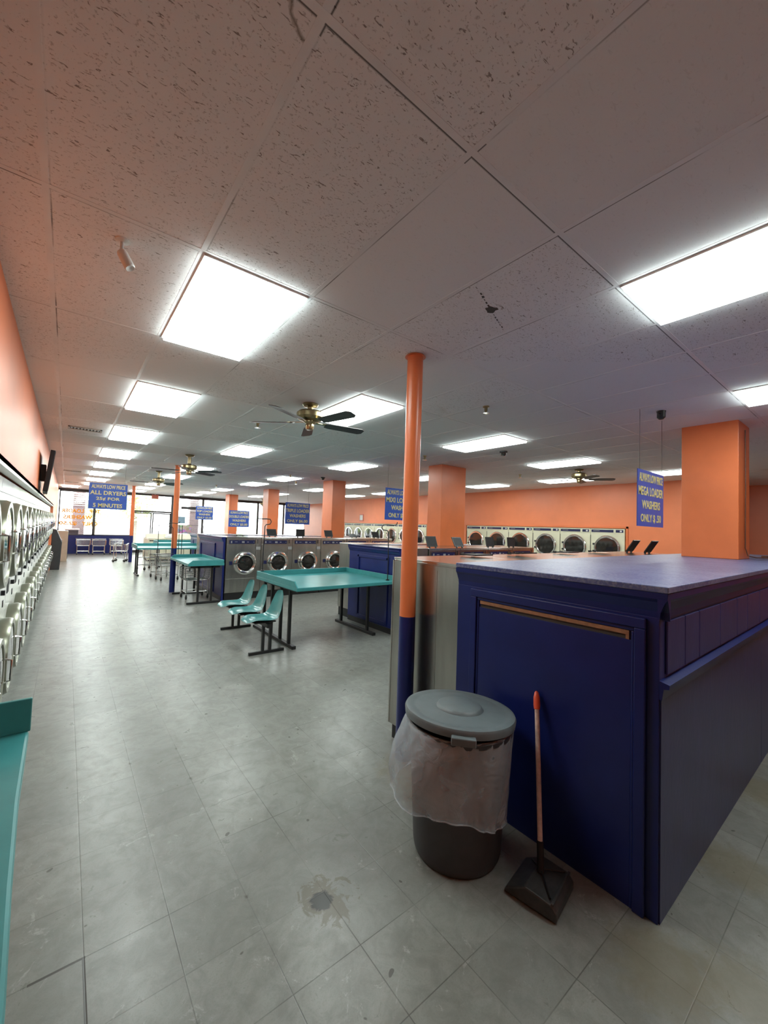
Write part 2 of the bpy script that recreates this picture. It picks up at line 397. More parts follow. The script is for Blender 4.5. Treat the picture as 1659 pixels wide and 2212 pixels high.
struct(tr.build('trim_2', 'white_trim'))
w = MB()                                   # right wall with the niches of the dryers
w.box(9.75, 10.6, 1.9, 17.1, 1.93, CE); w.box(10.6, 10.75, 1.9, 17.1, 0, CE)
for a, b in ((1.9, 3.42), (8.77, 10.8), (16.93, 17.1)): w.box(9.75, 10.6, a, b, 0, 1.93)
w.box(9.75, 11.95, 1.75, 1.9, 0, CE); w.box(11.8, 11.95, -3.6, 1.9, 0, CE); w.box(10.75, 10.9, 17.1, YW, 0, CE); w.box(10.6, 10.9, 16.95, 17.1, 0, CE)
struct(w.build('wall_right', 'orange_wall'))
struct(MB().box(-3.2, 12, -3.75, -3.6, 0, CE).build('wall_back', 'orange_wall'))
t3 = MB(); t3.box(9.73, 9.75, 3.37, 3.42, .0, 1.98); t3.box(9.73, 9.75, 3.37, 8.8, 1.93, 1.98); t3.box(9.73, 9.75, 10.78, 16.95, 1.93, 1.98)
struct(t3.build('trim_3', 'orange'))
# front wall: navy dado under the glass, header, mullions
f = MB(); f.box(-2.04, .95, YW, YW+.12, 0, .88); f.box(2.85, 10.9, YW, YW+.12, 0, .88)
struct(f.build('wall_front', 'blue'))
f = MB(); f.box(-2.04, 10.9, YW-.02, YW+.14, CE-.09, CE); struct(f.build('trim_4', 'alu'))
panes = [(-2.0, -.62), (-.62, .95), (2.85, 4.4), (4.4, 7.6), (7.6, 9.3), (9.3, 10.9)]
for k, (a, b) in enumerate(panes):
    fr = MB(); z0, z1 = .88, CE-.09
    fr.box(a, a+.05, YW, YW+.1, z0, z1); fr.box(b-.05, b, YW, YW+.1, z0, z1); fr.box(a, b, YW, YW+.1, z0, z0+.05); fr.box(a, b, YW, YW+.1, z1-.05, z1)
    o = struct(fr.build('window_%d' % (k+1), 'alu'))
    MB().box(a+.05, b-.05, YW+.045, YW+.053, z0+.05, z1-.05).build('window_pane', 'glass', o)
o = MB(); o.box(.95, 1.03, YW, YW+.1, 0, CE-.09); o.box(2.77, 2.85, YW, YW+.1, 0, CE-.09); o.box(1.03, 2.77, YW, YW+.1, 2.13, 2.22); o = struct(o.build('window_7', 'alu'))
MB().box(1.03, 2.77, YW+.045, YW+.053, 2.22, CE-.09).build('window_pane', 'glass', o)
for k, (a, b) in enumerate(((1.03, 1.86), (1.9, 2.77))):
    fr = MB(); fr.box(a, a+.05, YW+.02, YW+.07, .01, 2.12); fr.box(b-.05, b, YW+.02, YW+.07, .01, 2.12); fr.box(a, b, YW+.02, YW+.07, .01, .16); fr.box(a, b, YW+.02, YW+.07, 2.06, 2.12)
    o = struct(fr.build('door_%d' % (k+1), 'alu')); MB().box(a+.05, b-.05, YW+.04, YW+.048, .16, 2.06).build('door_pane', 'glass', o)
    h = MB(); hx = b-.1 if k == 0 else a+.1; h.tube([(hx, YW+.02, .95), (hx, YW-.05, .98), (hx, YW-.05, 1.22), (hx, YW+.02, 1.25)], .012); h.build('door_handle', 'chrome', o)
# ================================================================== OUTSIDE
struct(MB().box(-30, 45, YW+.15, 75, -.14, -.04).build('ground', 'concrete')); bpy.data.objects['ground'].name = 'floor_outside'
def pier(x0, label):
    o = MB().box(x0, x0+.5, 25.2, 25.7, -.04, 3.2).build('brick_pier', 'brick'); tag(o, label, 'pillar')
    s = MB()
    for k in range(7): s.box(x0-.05, x0+.5, 25.1, 25.14, 2.35+k*.1, 2.38+k*.1)
    s.build('blind_reflection', 'cable_white', o)  # white bars modelled to stand for the reflection of blinds in the glass
pier(-1.45, 'brick pier outside the glass behind the reversed orange lettering'); pier(4.1, 'brick pier outside the glass behind the hanging top loader sign')
b = MB(); b.box(-1.72, -1.18, 24.3, 24.75, -.04, 1.12); o = b.build('street_bin', 'charcoal', bevel=.02); tag(o, 'dark street bin with a white top standing outside at the brick pier', 'bin')
MB().box(-1.76, -1.14, 24.26, 24.79, 1.12, 1.18).build('bin_top', 'cable_white', o)
def tree(x, y, h, r, n, label):
    t = empty('tree', (x, y, -.04), label, 'tree', 'trees beyond the car park')
    MB().tube([(0, 0, 0), (.05, 0, h*.35), (-.05, .1, h*.65)], [.14, .1, .05], 8).build('trunk', 'bark', t)
    mb = MB()
    for _ in range(n):
        d = Vector((random.gauss(0, 1), random.gauss(0, 1), random.gauss(0, .8))); d.normalize(); d *= r*random.random()**.4
        c = Vector((0, 0, h*.68))+d; u = Vector((random.gauss(0, 1), random.gauss(0, 1), random.gauss(0, 1))).normalized(); v = u.orthogonal().normalized(); s = random.uniform(.08, .17)
        mb.add([c-u*s, c+v*s*.6, c+u*s, c-v*s*.6], [(0, 1, 2, 3)])
    mb.build('foliage', 'leaf', t)
tree(-4.2, 34, 3.0, 1.3, 1500, 'bushy green tree outside behind the leftmost window')
tree(2.2, 33, 4.4, 1.4, 1300, 'thin yellow-green tree seen through the glass doors')
tree(.2, 42, 3.6, 1.5, 1100, 'pale tree outside between the orange pole and the round window emblem')
tree(10.5, 38, 3.2, 1.7, 1200, 'low tree outside behind the windows right of the top loader sign')

# ================================================================== CEILING FITTINGS
def make_light():
    t = empty('ceiling_light', (0, 0, CE), '', 'ceiling light', 'ceiling light panels with lowered diffusers')
    a, b = TX/2-.012, TY/2-.012; f = MB()
    for (x0, x1, y0, y1) in ((-a, a, -b, -b+.012), (-a, a, b-.012, b), (-a, -a+.012, -b, b), (a-.012, a, -b, b)): f.box(x0, x1, y0, y1, -.012, -.001)
    f.build('frame', 'white_trim', t)
    MB().box(-a+.013, a-.013, -b+.013, b-.013, -.032, -.004).build('diffuser', 'lamp', t)  # diffuser lowered below the frame so its glowing sides brighten nearby tiles
    return t
L0 = make_light(); used = False
cols = {-2: [1, 3, 5, 7, 9, 11, 13, 15], 1: [-1, 2, 5, 8, 10, 13, 15, 17], 5: [-1, 2, 5, 8, 10, 13, 15, 17], 9: [2, 5, 8, 10, 13, 15], 13: [1, 3, 5, 9, 11]}
cname = {-2: 'above the left dryer aisle, counted from the camera', 1: 'above the folding tables, counted from the camera', 5: 'above the square columns, counted from the camera', 9: 'right of the square columns, counted from the camera', 13: 'along the right wall, counted from the camera'}
for ci, rows in cols.items():
    for k, r in enumerate(rows):
        loc = ((ci+.5)*TX, (r+.5)*TY, CE); lab = '%s light panel of the row %s' % (ORD[k], cname[ci])
        if not used: L0.location = loc; L0['label'] = lab; used = True
        else: dup(L0, loc, 0, lab)
dup(L0, (-2.5*TX-.1, 17.5*TY, CE), 0, 'light panel set alone in the far left corner by the front windows')

def make_fan(rod):
    t = empty('ceiling_fan', (0, 0, CE), '', 'ceiling fan', 'ceiling fans')
    c = MB(); c.lathe([(.001, -.075-rod), (.03, -.07-rod), (.032, -.04), (.075, -.03), (.09, -.012), (.085, 0)]); c.build('canopy', 'brass', t)
    z = -.08-rod
    b = MB(); b.lathe([(.001, z-.12), (.07, z-.118), (.13, z-.1), (.15, z-.075), (.15, z-.03), (.13, z-.01), (.06, z), (.03, z+.02)]); b.build('motor_housing', 'brass', t)
    s = MB(); s.lathe([(.001, z-.215), (.04, z-.21), (.05, z-.18), (.045, z-.15), (.065, z-.13), (.065, z-.115)]); s.build('switch_housing', 'brass', t)
    bl = MB(); x0, x1 = .19, .68
    p = [(x0, -.045), (x0+.05, -.06), (x1-.04, -.07), (x1, -.04), (x1, .04), (x1-.04, .07), (x0+.05, .06), (x0, .045)]
    bl.prism(p, 'z', -.004, .004); ar = MB(); ar.prism([(.07, -.02), (.15, -.012), (.22, -.035), (.26, 0), (.22, .035), (.15, .012), (.07, .02)], 'z', .004, .010)
    for k in range(5):
        a = 2*PI*k/5 + .22; o = bl.build('blade', 'blade', t, loc=(0, 0, z-.135), rot=(math.radians(-12), 0, a)) if k == 0 else o.copy()
        if k: COL.objects.link(o); o.rotation_euler = (math.radians(-12), 0, a)
        if k == 0: h = ar.build('blade_arm', 'brass', o)
        else: h = h.copy(); COL.objects.link(h); h.parent = o
    return t
f1 = make_fan(0); f1.location = (.41, 3.15, CE); f1['label'] = 'nearest ceiling fan, brass with dark blades, left of the near orange pole'
f1.rotation_euler = (0, 0, math.radians(-6)-.22)
f2 = make_fan(.12); f2.location = (.25, 8.1, CE); f2.rotation_euler = (0, 0, math.radians(31)-.22); f2['label'] = 'dark rod-hung ceiling fan just in front of the middle orange pole'
dup(f2, (.28, 11.8, CE), .35, 'ceiling fan left of the middle orange pole, hanging beyond it')
dup(f1, (6.75, 3.2, CE), .1, 'ceiling fan near the right wall above the wall dryers')
dup(f2, (6.9, 21.0, CE), .1, 'small distant ceiling fan before the front windows')

def make_sprinkler():
    t = empty('sprinkler', (0, 0, CE), '', 'sprinkler', 'ceiling sprinkler heads')
    MB().lathe([(.035, 0), (.034, -.012), (.018, -.016), (.018, -.05), (.012, -.052), (.012, -.075)]).build('body', 'brass', t)
    MB().lathe([(.001, -.082), (.04, -.080), (.04, -.077), (.001, -.075)]).build('deflector', 'chrome', t)
    return t
s0 = make_sprinkler(); first = True
for (x, y, lab) in [(.274, 4.39, 'silver sprinkler head left of the nearest fan'), (3.5, 4.5, 'dark sprinkler head just right of the near orange pole'), (6.7, 4.58, 'sprinkler head in front of the light panel near the right wall fan'),
                    (1.86, 1.84, 'tiny sprinkler head on the ceiling right of the near pole'), (4.0, 10.9, 'sprinkler head left of the third square column'), (3.1, 9.4, 'sprinkler head before the triple loader sign'),
                    (2.6, 14.6, 'sprinkler head above the double loader sign'), (6.6, 12.4, 'sprinkler head above the far wall dryers')]:
    if first: s0.location = (x, y, CE); s0['label'] = lab; first = False
    else: dup(s0, (x, y, CE), 0, lab)
def dome(x, y, lab):
    t = empty('security_camera', (x, y, CE), lab, 'security camera', 'dome cameras')
    MB().lathe([(.065, 0), (.065, -.02), (.055, -.03)]).build('mount', 'charcoal', t)
    MB().lathe([(.05, -.03), (.046, -.055), (.03, -.075), (.001, -.082)]).build('dome', 'dark_glass', t)
dome(4.1, 3.2, 'black dome camera beside the second light panel right of the near pole'); dome(3.95, 9.1, 'distant dome camera left of the third square column')
t = empty('ceiling_camera', (3.33, .64, CE), 'black ceiling camera with a curled cable above the mega loader sign', 'security camera')
MB().lathe([(.045, 0), (.04, -.02), (.04, -.07), (.02, -.09), (.001, -.092)]).build('housing', 'black', t)
MB().tube([(.02, 0, -.03), (.08, .02, -.025), (.1, .03, -.005)], .008).build('cable', 'black', t); MB().tube([(-.02, 0, -.03), (-.08, 0, -.03)], .012).build('bracket', 'black', t)
t = empty('spotlight', (-1.545, 1.40, CE), 'small white cylindrical spotlight on the ceiling before the first left light panel', 'spotlight')
MB().lathe([(.03, 0), (.03, -.008), (.008, -.012), (.008, -.07)]).build('stem', 'cable_white', t)
MB().lathe([(.001, 0), (.022, -.002), (.024, -.01), (.024, -.085), (.02, -.09), (.001, -.085)], n=24).build('lamp_head', 'cable_white', t, loc=(0, 0, -.06), rot=(-.25, -.45, 0))
def vent(x, y, lab, wx=.42, wy=.2):
    t = empty('air_vent', (x, y, CE), lab, 'air vent', 'ceiling air vents')
    f = MB(); a, b = wx/2, wy/2
    for q in ((-a, a, -b, -b+.025), (-a, a, b-.025, b), (-a, -a+.025, -b, b), (a-.025, a, -b, b)): f.box(*q, -.014, -.002)
    f.build('frame', 'vent', t); MB().box(-a+.02, a-.02, -b+.02, b-.02, -.005, -.001).build('backing', 'vent_dark', t)
    for k in range(9):
        x = -a+.045+k*(wx-.09)/8; o = MB().add([(x-.012, -b+.02, -.012), (x+.01, -b+.02, -.004), (x+.01, b-.02, -.004), (x-.012, b-.02, -.012), (x-.012, -b+.02, -.014), (x+.01, -b+.02, -.006), (x+.01, b-.02, -.006), (x-.012, b-.02, -.014)],
            [(0, 1, 2, 3), (4, 7, 6, 5), (0, 4, 5, 1), (1, 5, 6, 2), (2, 6, 7, 3), (3, 7, 4, 0)]).build('slat', 'vent', t)
vent(-1.53, 6.78, 'nearer louvred air vent left of the second left light panel'); vent(-1.62, 14.1, 'farther air vent in the ceiling above the dryer aisle'); vent(-1.6, 18.9, 'farthest slim air vent near the front windows')
# broken hole in a ceiling tile: flat dark patch standing for the shade inside, with torn edge
hp = [(math.cos(a)*r, math.sin(a)*r*.8) for a, r in [(k*2*PI/14, random.uniform(.028, .05)) for k in range(14)]]
o = MB().prism(hp, 'z', -.002, .0).build('ceiling_hole', 'vent_dark', loc=(.30, .60, CE)); tag(o, 'ragged black hole broken in the pitted ceiling tile', 'hole')
cr = MB(); random.seed(3)
for sgn in (-1, 1):
    for k in range(7):
        x = .06+k*.035; cr.box(sgn*x, sgn*x+.018*sgn if sgn > 0 else sgn*x+.018, random.uniform(-.006, .006)+.01*k*0, random.uniform(.004, .008), -.002, 0)
cr.build('crack', 'vent_dark', o, rot=(0, 0, .35))

# ================================================================== POLES AND COLUMNS
def pole(x, y, lab, r=.062):
    t = empty('support_pole', (x, y, 0), lab, 'pole', 'round steel poles')
    MB().lathe([(r, 1.07), (r, CE-.002)], n=36).build('orange_shaft', 'orange', t)
    MB().lathe([(r+.0008, .0), (r+.0008, 1.072)], n=36).build('blue_shaft', 'blue', t)
    MB().lathe([(r+.02, CE-.01), (r+.012, CE-.002)], n=36).build('ceiling_collar', 'orange', t)
pole(.418, 1.415, 'near round pole, orange above and navy below, beside the trash can'); pole(.42, 10.05, 'middle round pole, orange above navy, behind the second folding table')
pole(.43, 18.4, 'farthest round orange and navy pole by the front window')
def column(x0, x1, y0, y1, lab, z0=0):
    o = MB().box(x0, x1, y0, y1, z0, CE-.001).build('square_column', 'orange', bevel=.004); tag(o, lab, 'column', 'square orange columns')
    c = MB(); c.box(x0-.003, x1+.003, y0-.003, y1+.003, CE-.02, CE-.012); return o
C1 = column(4.26, 4.80, .17, .71, 'nearest square orange column rising through the navy cabinet at right', 1.521)
column(4.42, 5.17, 4.93, 5.33, 'wide orange column right of the near pole behind the open black lids', 1.401)
column(4.48, 4.93, 9.42, 10.0, 'third square orange column, right of the triple loader sign', 1.401); column(4.48, 4.93, 14.28, 14.82, 'fourth square orange column, between the double and triple loader signs', 1.261)
column(4.48, 4.9, 19.1, 19.7, 'farthest square orange column, behind the double loader sign')
t = empty('power_cord', (4.5, .155, 1.53), 'brown power cord running down the near orange column onto the cabinet top', 'cord')
MB().tube([(0, 0, 1.5), (.01, 0, 1.2), (-.01, -.004, .8), (.0, 0, .4), (.0, 0, .12), (.02, -.02, .03), (.1, -.08, .012), (.25, -.12, .012)], .006).build('cable', 'cord', t)
MB().box(.24, .36, -.15, -.1, .004, .035).build('plug_block', 'cord', t)

# ================================================================== NEAR NAVY CABINET
t = empty('utility_cabinet', (.5, -.25, 0), 'big navy panelled cabinet in the right foreground with a dusty top', 'cabinet')
XL, YD, H = 6.3, 1.22, 1.52
b = MB(); b.box(0, XL, 0, YD, 0, H-.045)
b.build('body', 'blue_side', t)
tp = MB(); tp.box(-.045, XL, -.045, YD, H-.03, H); tp.build('top', 'dusty_blue', t, bevel=.004)
cm = MB()                                   # crown moulding under the top
prof = [(0, H-.16), (-.008, H-.155), (-.012, H-.12), (-.03, H-.075), (-.04, H-.06), (-.042, H-.031), (0, H-.031)]
cm.prism([(u, v) for u, v in prof], 'x', -.04, XL); cm.prism([(u, v) for u, v in prof], 'y', -.04, YD)
cm.build('crown_moulding', 'blue', t)
e = MB(); e.box(-.012, 0, 0, YD, 0, H-.15); e.build('end_panel', 'blue', t, bevel=.002)
fm = MB()                                   # picture-frame moulding round the access door
for (y0, y1, z0, z1) in ((.05, .10, .0, 1.31), (1.045, 1.095, 0, 1.31), (.05, 1.095, 1.31, 1.36)): fm.box(-.034, -.012, y0, y1, z0, z1)
for (y0, y1, z0, z1) in ((.10, .115, .0, 1.29), (1.03, 1.045, 0, 1.29), (.10, 1.045, 1.29, 1.31)): fm.box(-.024, -.012, y0, y1, z0, z1)
fm.build('door_moulding', 'blue', t, bevel=.005)
MB().box(-.020, -.012, .115, 1.03, .0, 1.245).build('access_door', 'blue', t, bevel=.001)
MB().box(-.0135, -.012, .125, 1.02, 1.245, 1.285).build('dark_gap', 'vent_dark', t)
wd = MB(); wd.box(-.022, -.012, .125, 1.02, 1.268, 1.288); wd.box(-.020, -.012, .125, .14, 1.245, 1.27); wd.build('raw_wood_strip', 'raw_wood', t)
lg = MB(); lg.prism([(0, 1.0), (-.012, 1.0), (-.018, 1.05), (-.04, 1.055), (-.042, 1.075), (0, 1.085)], 'x', -.012, XL); lg.build('ledge_moulding', 'blue', t)
up = MB(); x = .06
for wdt in (.26, .24, .42, .42, .3, .42, .42, .3, .42, .42):
    up.box(x, x+wdt-.010, -.012, 0, 1.10, H-.17); x += wdt
up.build('upper_boards', 'blue_side', t, bevel=.004)
lb = MB(); x = .0
for wdt in (2.2, 1.2, 1.2, 1.6): lb.box(x, min(x+wdt-.006, XL), -.006, 0, 0, 1.0); x += wdt
lb.build('lower_boards', 'blue_side', t)

# ================================================================== FRONT-LOAD WASHERS
def make_washer(w, d, h, dr, dz, dx, lower, lab):
    t = empty('front_load_washer', (0, 0, 0), lab, 'washing machine')
    b = MB(); b.box(-w/2+.003, w/2-.003, .02, d, .16, h-.02); b.build('body', 'steel', t)
    MB().box(-w/2+.01, w/2-.01, .03, d-.02, 0, .16).build('plinth', 'black', t)
    MB().box(-w/2+.002, w/2-.002, -.004, d, h-.022, h).build('top', 'steel_top', t, bevel=.004)
    fp = MB(); fp.box(-w/2+.006, w/2-.135, 0, .02, lower+.012, h-.16); fp.box(-w/2+.006, w/2-.135, 0, .02, .17, lower-.006); fp.box(-w/2+.006, w/2-.135, 0, .02, h-.155, h-.025)
    fp.build('front_panel', 'steel', t, bevel=.003)
    MB().box(w/2-.128, w/2-.006, -.002, .02, .17, h-.025).build('coin_vault', 'steel', t, bevel=.003)
    MB().box(w/2-.10, w/2-.085, -.006, 0, h-.14, h-.05).build('coin_slot', 'black', t)
    cp = MB().box(-w/2+.06, w/2-.16, -.008, .0, h-.15, h-.07).build('control_panel', 'navy', t)
    q = MB(); q.box(-w/2+.055, w/2-.155, -.011, -.004, h-.155, h-.15); q.box(-w/2+.055, w/2-.155, -.011, -.004, h-.07, h-.065); q.box(-w/2+.05, -w/2+.056, -.011, -.004, h-.155, h-.065); q.box(w/2-.156, w/2-.15, -.011, -.004, h-.155, h-.065)
    q.box(-w/2+.055+(w-.22)*.38, -w/2+.06+(w-.22)*.38, -.011, -.004, h-.15, h-.07); q.build('panel_frame', 'steel_top', cp)
    q = MB(); q.box(-w/2+.09, -w/2+.12, -.0095, -.007, h-.135, h-.09); q.box(-w/2+.18, -w/2+.24, -.0095, -.007, h-.115, h-.105); q.box(-w/2+.34, -w/2+.40, -.0095, -.007, h-.13, h-.095); q.box(-w/2+.46, -w/2+.5, -.0095, -.007, h-.12, h-.105); q.box(w/2-.19, w/2-.175, -.0095, -.007, h-.12, h-.105)
    q.build('display', 'label_grey', cp)
    dn = MB(); dn.lathe([(dr, .0), (dr, -.03), (dr-.012, -.045), (dr-.04, -.05), (dr-.05, -.04), (dr-.055, -.035), (dr-.07, -.05), (dr-.085, -.045), (dr-.09, -.015)], (dx, 0, dz), 'y', 40)
    dd = dn.build('door_ring', 'chrome', t)
    gl = MB(); R = dr-.088; gl.lathe([(R, -.015), (R*.95, -.022), (R*.8, -.02), (R*.55, -.028), (R*.3, -.034), (.001, -.036)], (dx, 0, dz), 'y', 36); gl.build('door_glass', 'dark_glass', dd)
    hd = MB(); hd.box(dx-dr-.015, dx-dr+.12, -.07, -.045, dz-.012, dz+.012); hd.build('door_handle', 'black', dd, bevel=.004)
    MB().box(dx-dr-.09, dx-dr-.015, -.004, .0, dz-.03, dz+.05).build('emblem_plate', 'navy', t)
    MB().box(w/2-.12, w/2-.02, -.006, -.002, h-.29, h-.22).build('number_plate', 'label_grey', t)
    return t
def lid_part(parent, x, y, z, tilt, rz=0, label=None):
    """soap-dispenser lid hinged on the machine top"""
    a = MB(); wv, hv = .25, .19
    a.box(-wv/2, wv/2, -.006, .006, 0, .012); a.box(-wv/2, wv/2, -.006, .006, hv-.012, hv); a.box(-wv/2, -wv/2+.012, -.006, .006, 0, hv); a.box(wv/2-.012, wv/2, -.006, .006, 0, hv)
    for s in (-1, 1): a.box(s*wv*.3-.012, s*wv*.3+.012, -.012, .012, -.022, .01)
    o = a.build('dispenser_lid', 'black', parent, loc=(x, y, z+.022), rot=(tilt, 0, rz))
    MB().box(-wv/2+.012, wv/2-.012, -.003, .003, .012, hv-.012).build('lid_panel', 'dark_plastic', o)
    return o
# island C: stainless row facing the camera beyond the first table
mt_c = make_washer(.8, .9, 1.42, .265, .82, .03, .48, '')
def row(proto, xs, y, rz, labs, group, lids=None, h=1.42, d=.9):
    out = []
    for k, x in enumerate(xs):
        o = dup(proto, (x, y, 0), rz, labs[k], group); out.append(o)
        if lids and lids[k] is not None: lid_part(o, lids[k][0], lids[k][1], h, lids[k][2])
    return out
cx = [1.16+.4+.8*k for k in range(6)]
cl = [(0, .35, -1.52), (.03, .4, -.45), (.05, .5, -.05), (.1, .45, -.4), (.1, .4, -1.1), (.1, .4, -.5)]
labs = ['%s stainless washer from the left in the camera-facing row beyond the first folding table' % ORD[k] for k in range(6)]
mt_c.location = (cx[0], 8.37, 0); mt_c['label'] = labs[0]; mt_c['group'] = 'triple load washers facing the camera'
rest = row(mt_c, cx[1:], 8.37, 0, labs[1:], 'triple load washers facing the camera', cl[1:]); lid_part(mt_c, *cl[0][:2], 1.42, cl[0][2])
# rear row of island C
mt_p = make_washer(.8, .88, 1.42, .265, .82, .03, .48, '')
mt_p.location = (cx[0], 11.0, 0); mt_p.rotation_euler = (0, 0, PI); mt_p['label'] = 'leftmost washer facing the front windows, behind the camera-facing row'; mt_p['group'] = 'washers facing the front windows'
row(mt_p, cx[1:], 11.0, PI, ['%s washer of the window-facing row behind the camera-facing row' % ORD[k] for k in range(1, 6)], 'washers facing the front windows')
# island B
bx = [3.17+.4+.8*k for k in range(4)]
bl_ = [(-.2, .12, -.35), (-.3, .12, -.5), (-.2, .1, -.2), (-.3, .1, -.1)]
row(mt_p, bx, 3.98, 0, ['%s washer of the short row beyond the mega loaders, its black lid raised' % ORD[k] for k in range(4)], 'washers beyond the mega loaders', bl_)
mt_q = make_washer(.8, .62, 1.42, .265, .82, .03, .48, ''); bx2 = [2.64+.4+.8*k for k in range(4)]
mt_q.location = (bx2[0], 5.99, 0); mt_q.rotation_euler = (0, 0, PI); mt_q['label'] = 'steel washer at the table end of the middle island, bare side showing'; mt_q['group'] = 'washers on the far side of the middle island'
row(mt_q, bx2[1:], 5.99, PI, ['%s washer along the far side of the middle island' % ORD[k] for k in range(1, 4)], 'washers on the far side of the middle island')
# island A: mega loaders behind the navy cabinet
mt_a = make_washer(.95, .74, 1.50, .32, .85, .03, .42, '')
ax = [.53+.475+.95*k for k in range(5)]
mt_a.location = (ax[0], 1.73, 0); mt_a.rotation_euler = (0, 0, PI); mt_a['label'] = 'nearest mega loader washer, its bare steel side by the near orange pole'; mt_a['group'] = 'mega load washers behind the navy cabinet'
al = [(-.35, .12, -1.56), (-.1, .15, -1.5), (-.15, .1, -1.54), (-.1, .1, -1.5), (-.1, .2, -.55)]
rs = row(mt_a, ax[1:], 1.73, PI, ['%s mega loader washer behind the navy cabinet, counted from the pole' % ORD[k] for k in range(1, 5)], 'mega load washers behind the navy cabinet')
for o, l in zip([mt_a]+rs, al):
    lid_part(o, l[0], l[1], 1.50, l[2])
lid_part(rs[-1], -.5+.35, .42, 1.5, -.55); 
sp = MB(); sp.box(.477, .484, .0, .745, .12, 1.47); sp.box(.484, .486, .518, .522, .12, 1.44); sp.build('side_panel', 'steel', mt_a)
MB().box(.474, .487, -.002, .012, .12, 1.475).build('corner_trim', 'steel_top', mt_a)
# island chases (service housings) with panelled ends
def chase(x0, x1, y0, y1, h, ex, ey0, ey1, lab, panel=None, lip=.05):
    t = empty('washer_island_housing', (ex, ey0, 0), lab, 'cabinet', 'navy service housings')
    b = MB(); b.box(x0-ex, x1-ex, y0-ey0, y1-ey0, 0, h); b.build('housing', 'blue', t)
    L = ey1-ey0; e = MB(); e.box(0, .045, 0, L, .0, h-.01); e.build('end_panel', 'blue', t, bevel=.003)
    pr = [(0, h-.10), (-.012, h-.09), (-.03, h-.05), (-.04, h-.04), (-.04, h), (0, h)]
    c = MB(); c.prism(pr, 'y', 0, L); c.box(-.04, .05, 0, L, h-.01, h+.015); c.build('crown_moulding', 'blue', t)
    p0, p1 = panel if panel else (.3, L-.3)
    f = MB()
    for (a, b_, z0, z1) in ((p0, p0+.05, .15, h-.16), (p1-.05, p1, .15, h-.16), (p0, p1, h-.2, h-.15), (p0, p1, .12, .17)): f.box(-.018, 0, a, b_, z0, z1)
    f.build('panel_moulding', 'blue', t, bevel=.004)
    k = MB(); k.box(-.008, .05, .02, L-.02, 0, .09); k.build('toe_kick', 'black', t)
    return t
chase(2.66, 6.4, 4.90, 5.35, 1.40, 2.58, 4.03, 5.52, 'navy panelled end of the middle island at the right end of the first folding table', (.3, 1.2))
chase(1.2, 6.0, 9.29, 10.1, 1.40, 1.10, 8.40, 10.45, 'navy panelled end of the far island beside the second folding table', (.6, 1.9))
b = MB(); b.box(2.64, 3.16, 4.0, 4.88, .1, 1.42); o = b.build('steel_filler_cabinet', 'steel', bevel=.004); tag(o, 'plain steel filler cabinet between the navy end panel and the first lidded washer', 'cabinet')
# island D: smaller double loaders beyond the third table
mt_d = make_washer(.72, .9, 1.30, .235, .75, .03, .42, '')
dx_ = [2.15+.36+.72*k for k in range(5)]
mt_d.location = (dx_[0], 13.25, 0); mt_d['label'] = 'leftmost double loader washer beyond the third folding table'; mt_d['group'] = 'double load washers'
row(mt_d, dx_[1:], 13.25, 0, ['%s double loader washer of the distant row below the double loader sign' % ORD[k] for k in range(1, 5)], 'double load washers')
chase(2.15, 5.8, 14.2, 15.7, 1.26, 2.09, 13.3, 15.8, 'distant navy end panel behind the right end of the third folding table', (.5, 2.1))

# top loaders before the front windows
def make_top_loader():
    t = empty('top_load_washer', (0, 0, 0), '', 'washing machine', 'beige top load washers')
    MB().box(-.34, .34, 0, .68, .05, .93).build('body', 'cream', t, bevel=.01)
    MB().box(-.345, .345, -.005, .62, .93, .96).build('lid', 'cream', t, bevel=.008)
    MB().box(-.3, .3, .03, .5, 0, .05).build('plinth', 'black', t)
    c = MB(); c.prism([(.52, .95), (.60, 1.14), (.68, 1.14), (.68, .95)], 'x', -.345, .345); c = c.build('console', 'cream', t)
    p = MB(); p.add([(-.27, .538, .985), (.2, .538, .985), (.2, .578, 1.08), (-.27, .578, 1.08), (-.27, .55, .985), (.2, .55, .985), (.2, .59, 1.08), (-.27, .59, 1.08)], [(0, 1, 2, 3), (4, 7, 6, 5), (0, 4, 5, 1), (1, 5, 6, 2), (2, 6, 7, 3), (3, 7, 4, 0)]); p.build('dark_panel', 'dark_plastic', c)
    MB().box(-.3, .3, -.004, 0, .84, .88).build('front_shadow_line', 'dark_plastic', t)
    return t
tl = make_top_loader(); tl.location = (1.42, 18.65, 0); tl['label'] = 'leftmost beige top loader before the front windows'
for k in range(1, 4): dup(tl, (1.42+.7*k, 18.65, 0), 0, '%s beige top loader from the left before the front windows' % ORD[k])
for k in range(3): dup(tl, (1.42+.7*k, 20.05, 0), PI, '%s top loader of the row turned to the windows, only its console showing' % ORD[k])
o = MB(); random.seed(5); o.lathe([(.001, .16), (.1, .15), (.2, .09), (.24, .03), (.2, 0), (.001, 0)], n=14); 
for k in range(len(o.v)):
    x, y, z = o.v[k]; q = 1+.25*math.sin(k*2.3); o.v[k] = (x*q, y*q, z*(1+.3*math.sin(k*1.7)))
o = o.build('laundry_pile', 'cloth', loc=(1.95, 18.9, .961)); tag(o, 'crumpled pale laundry lying on the second top loader', 'laundry')

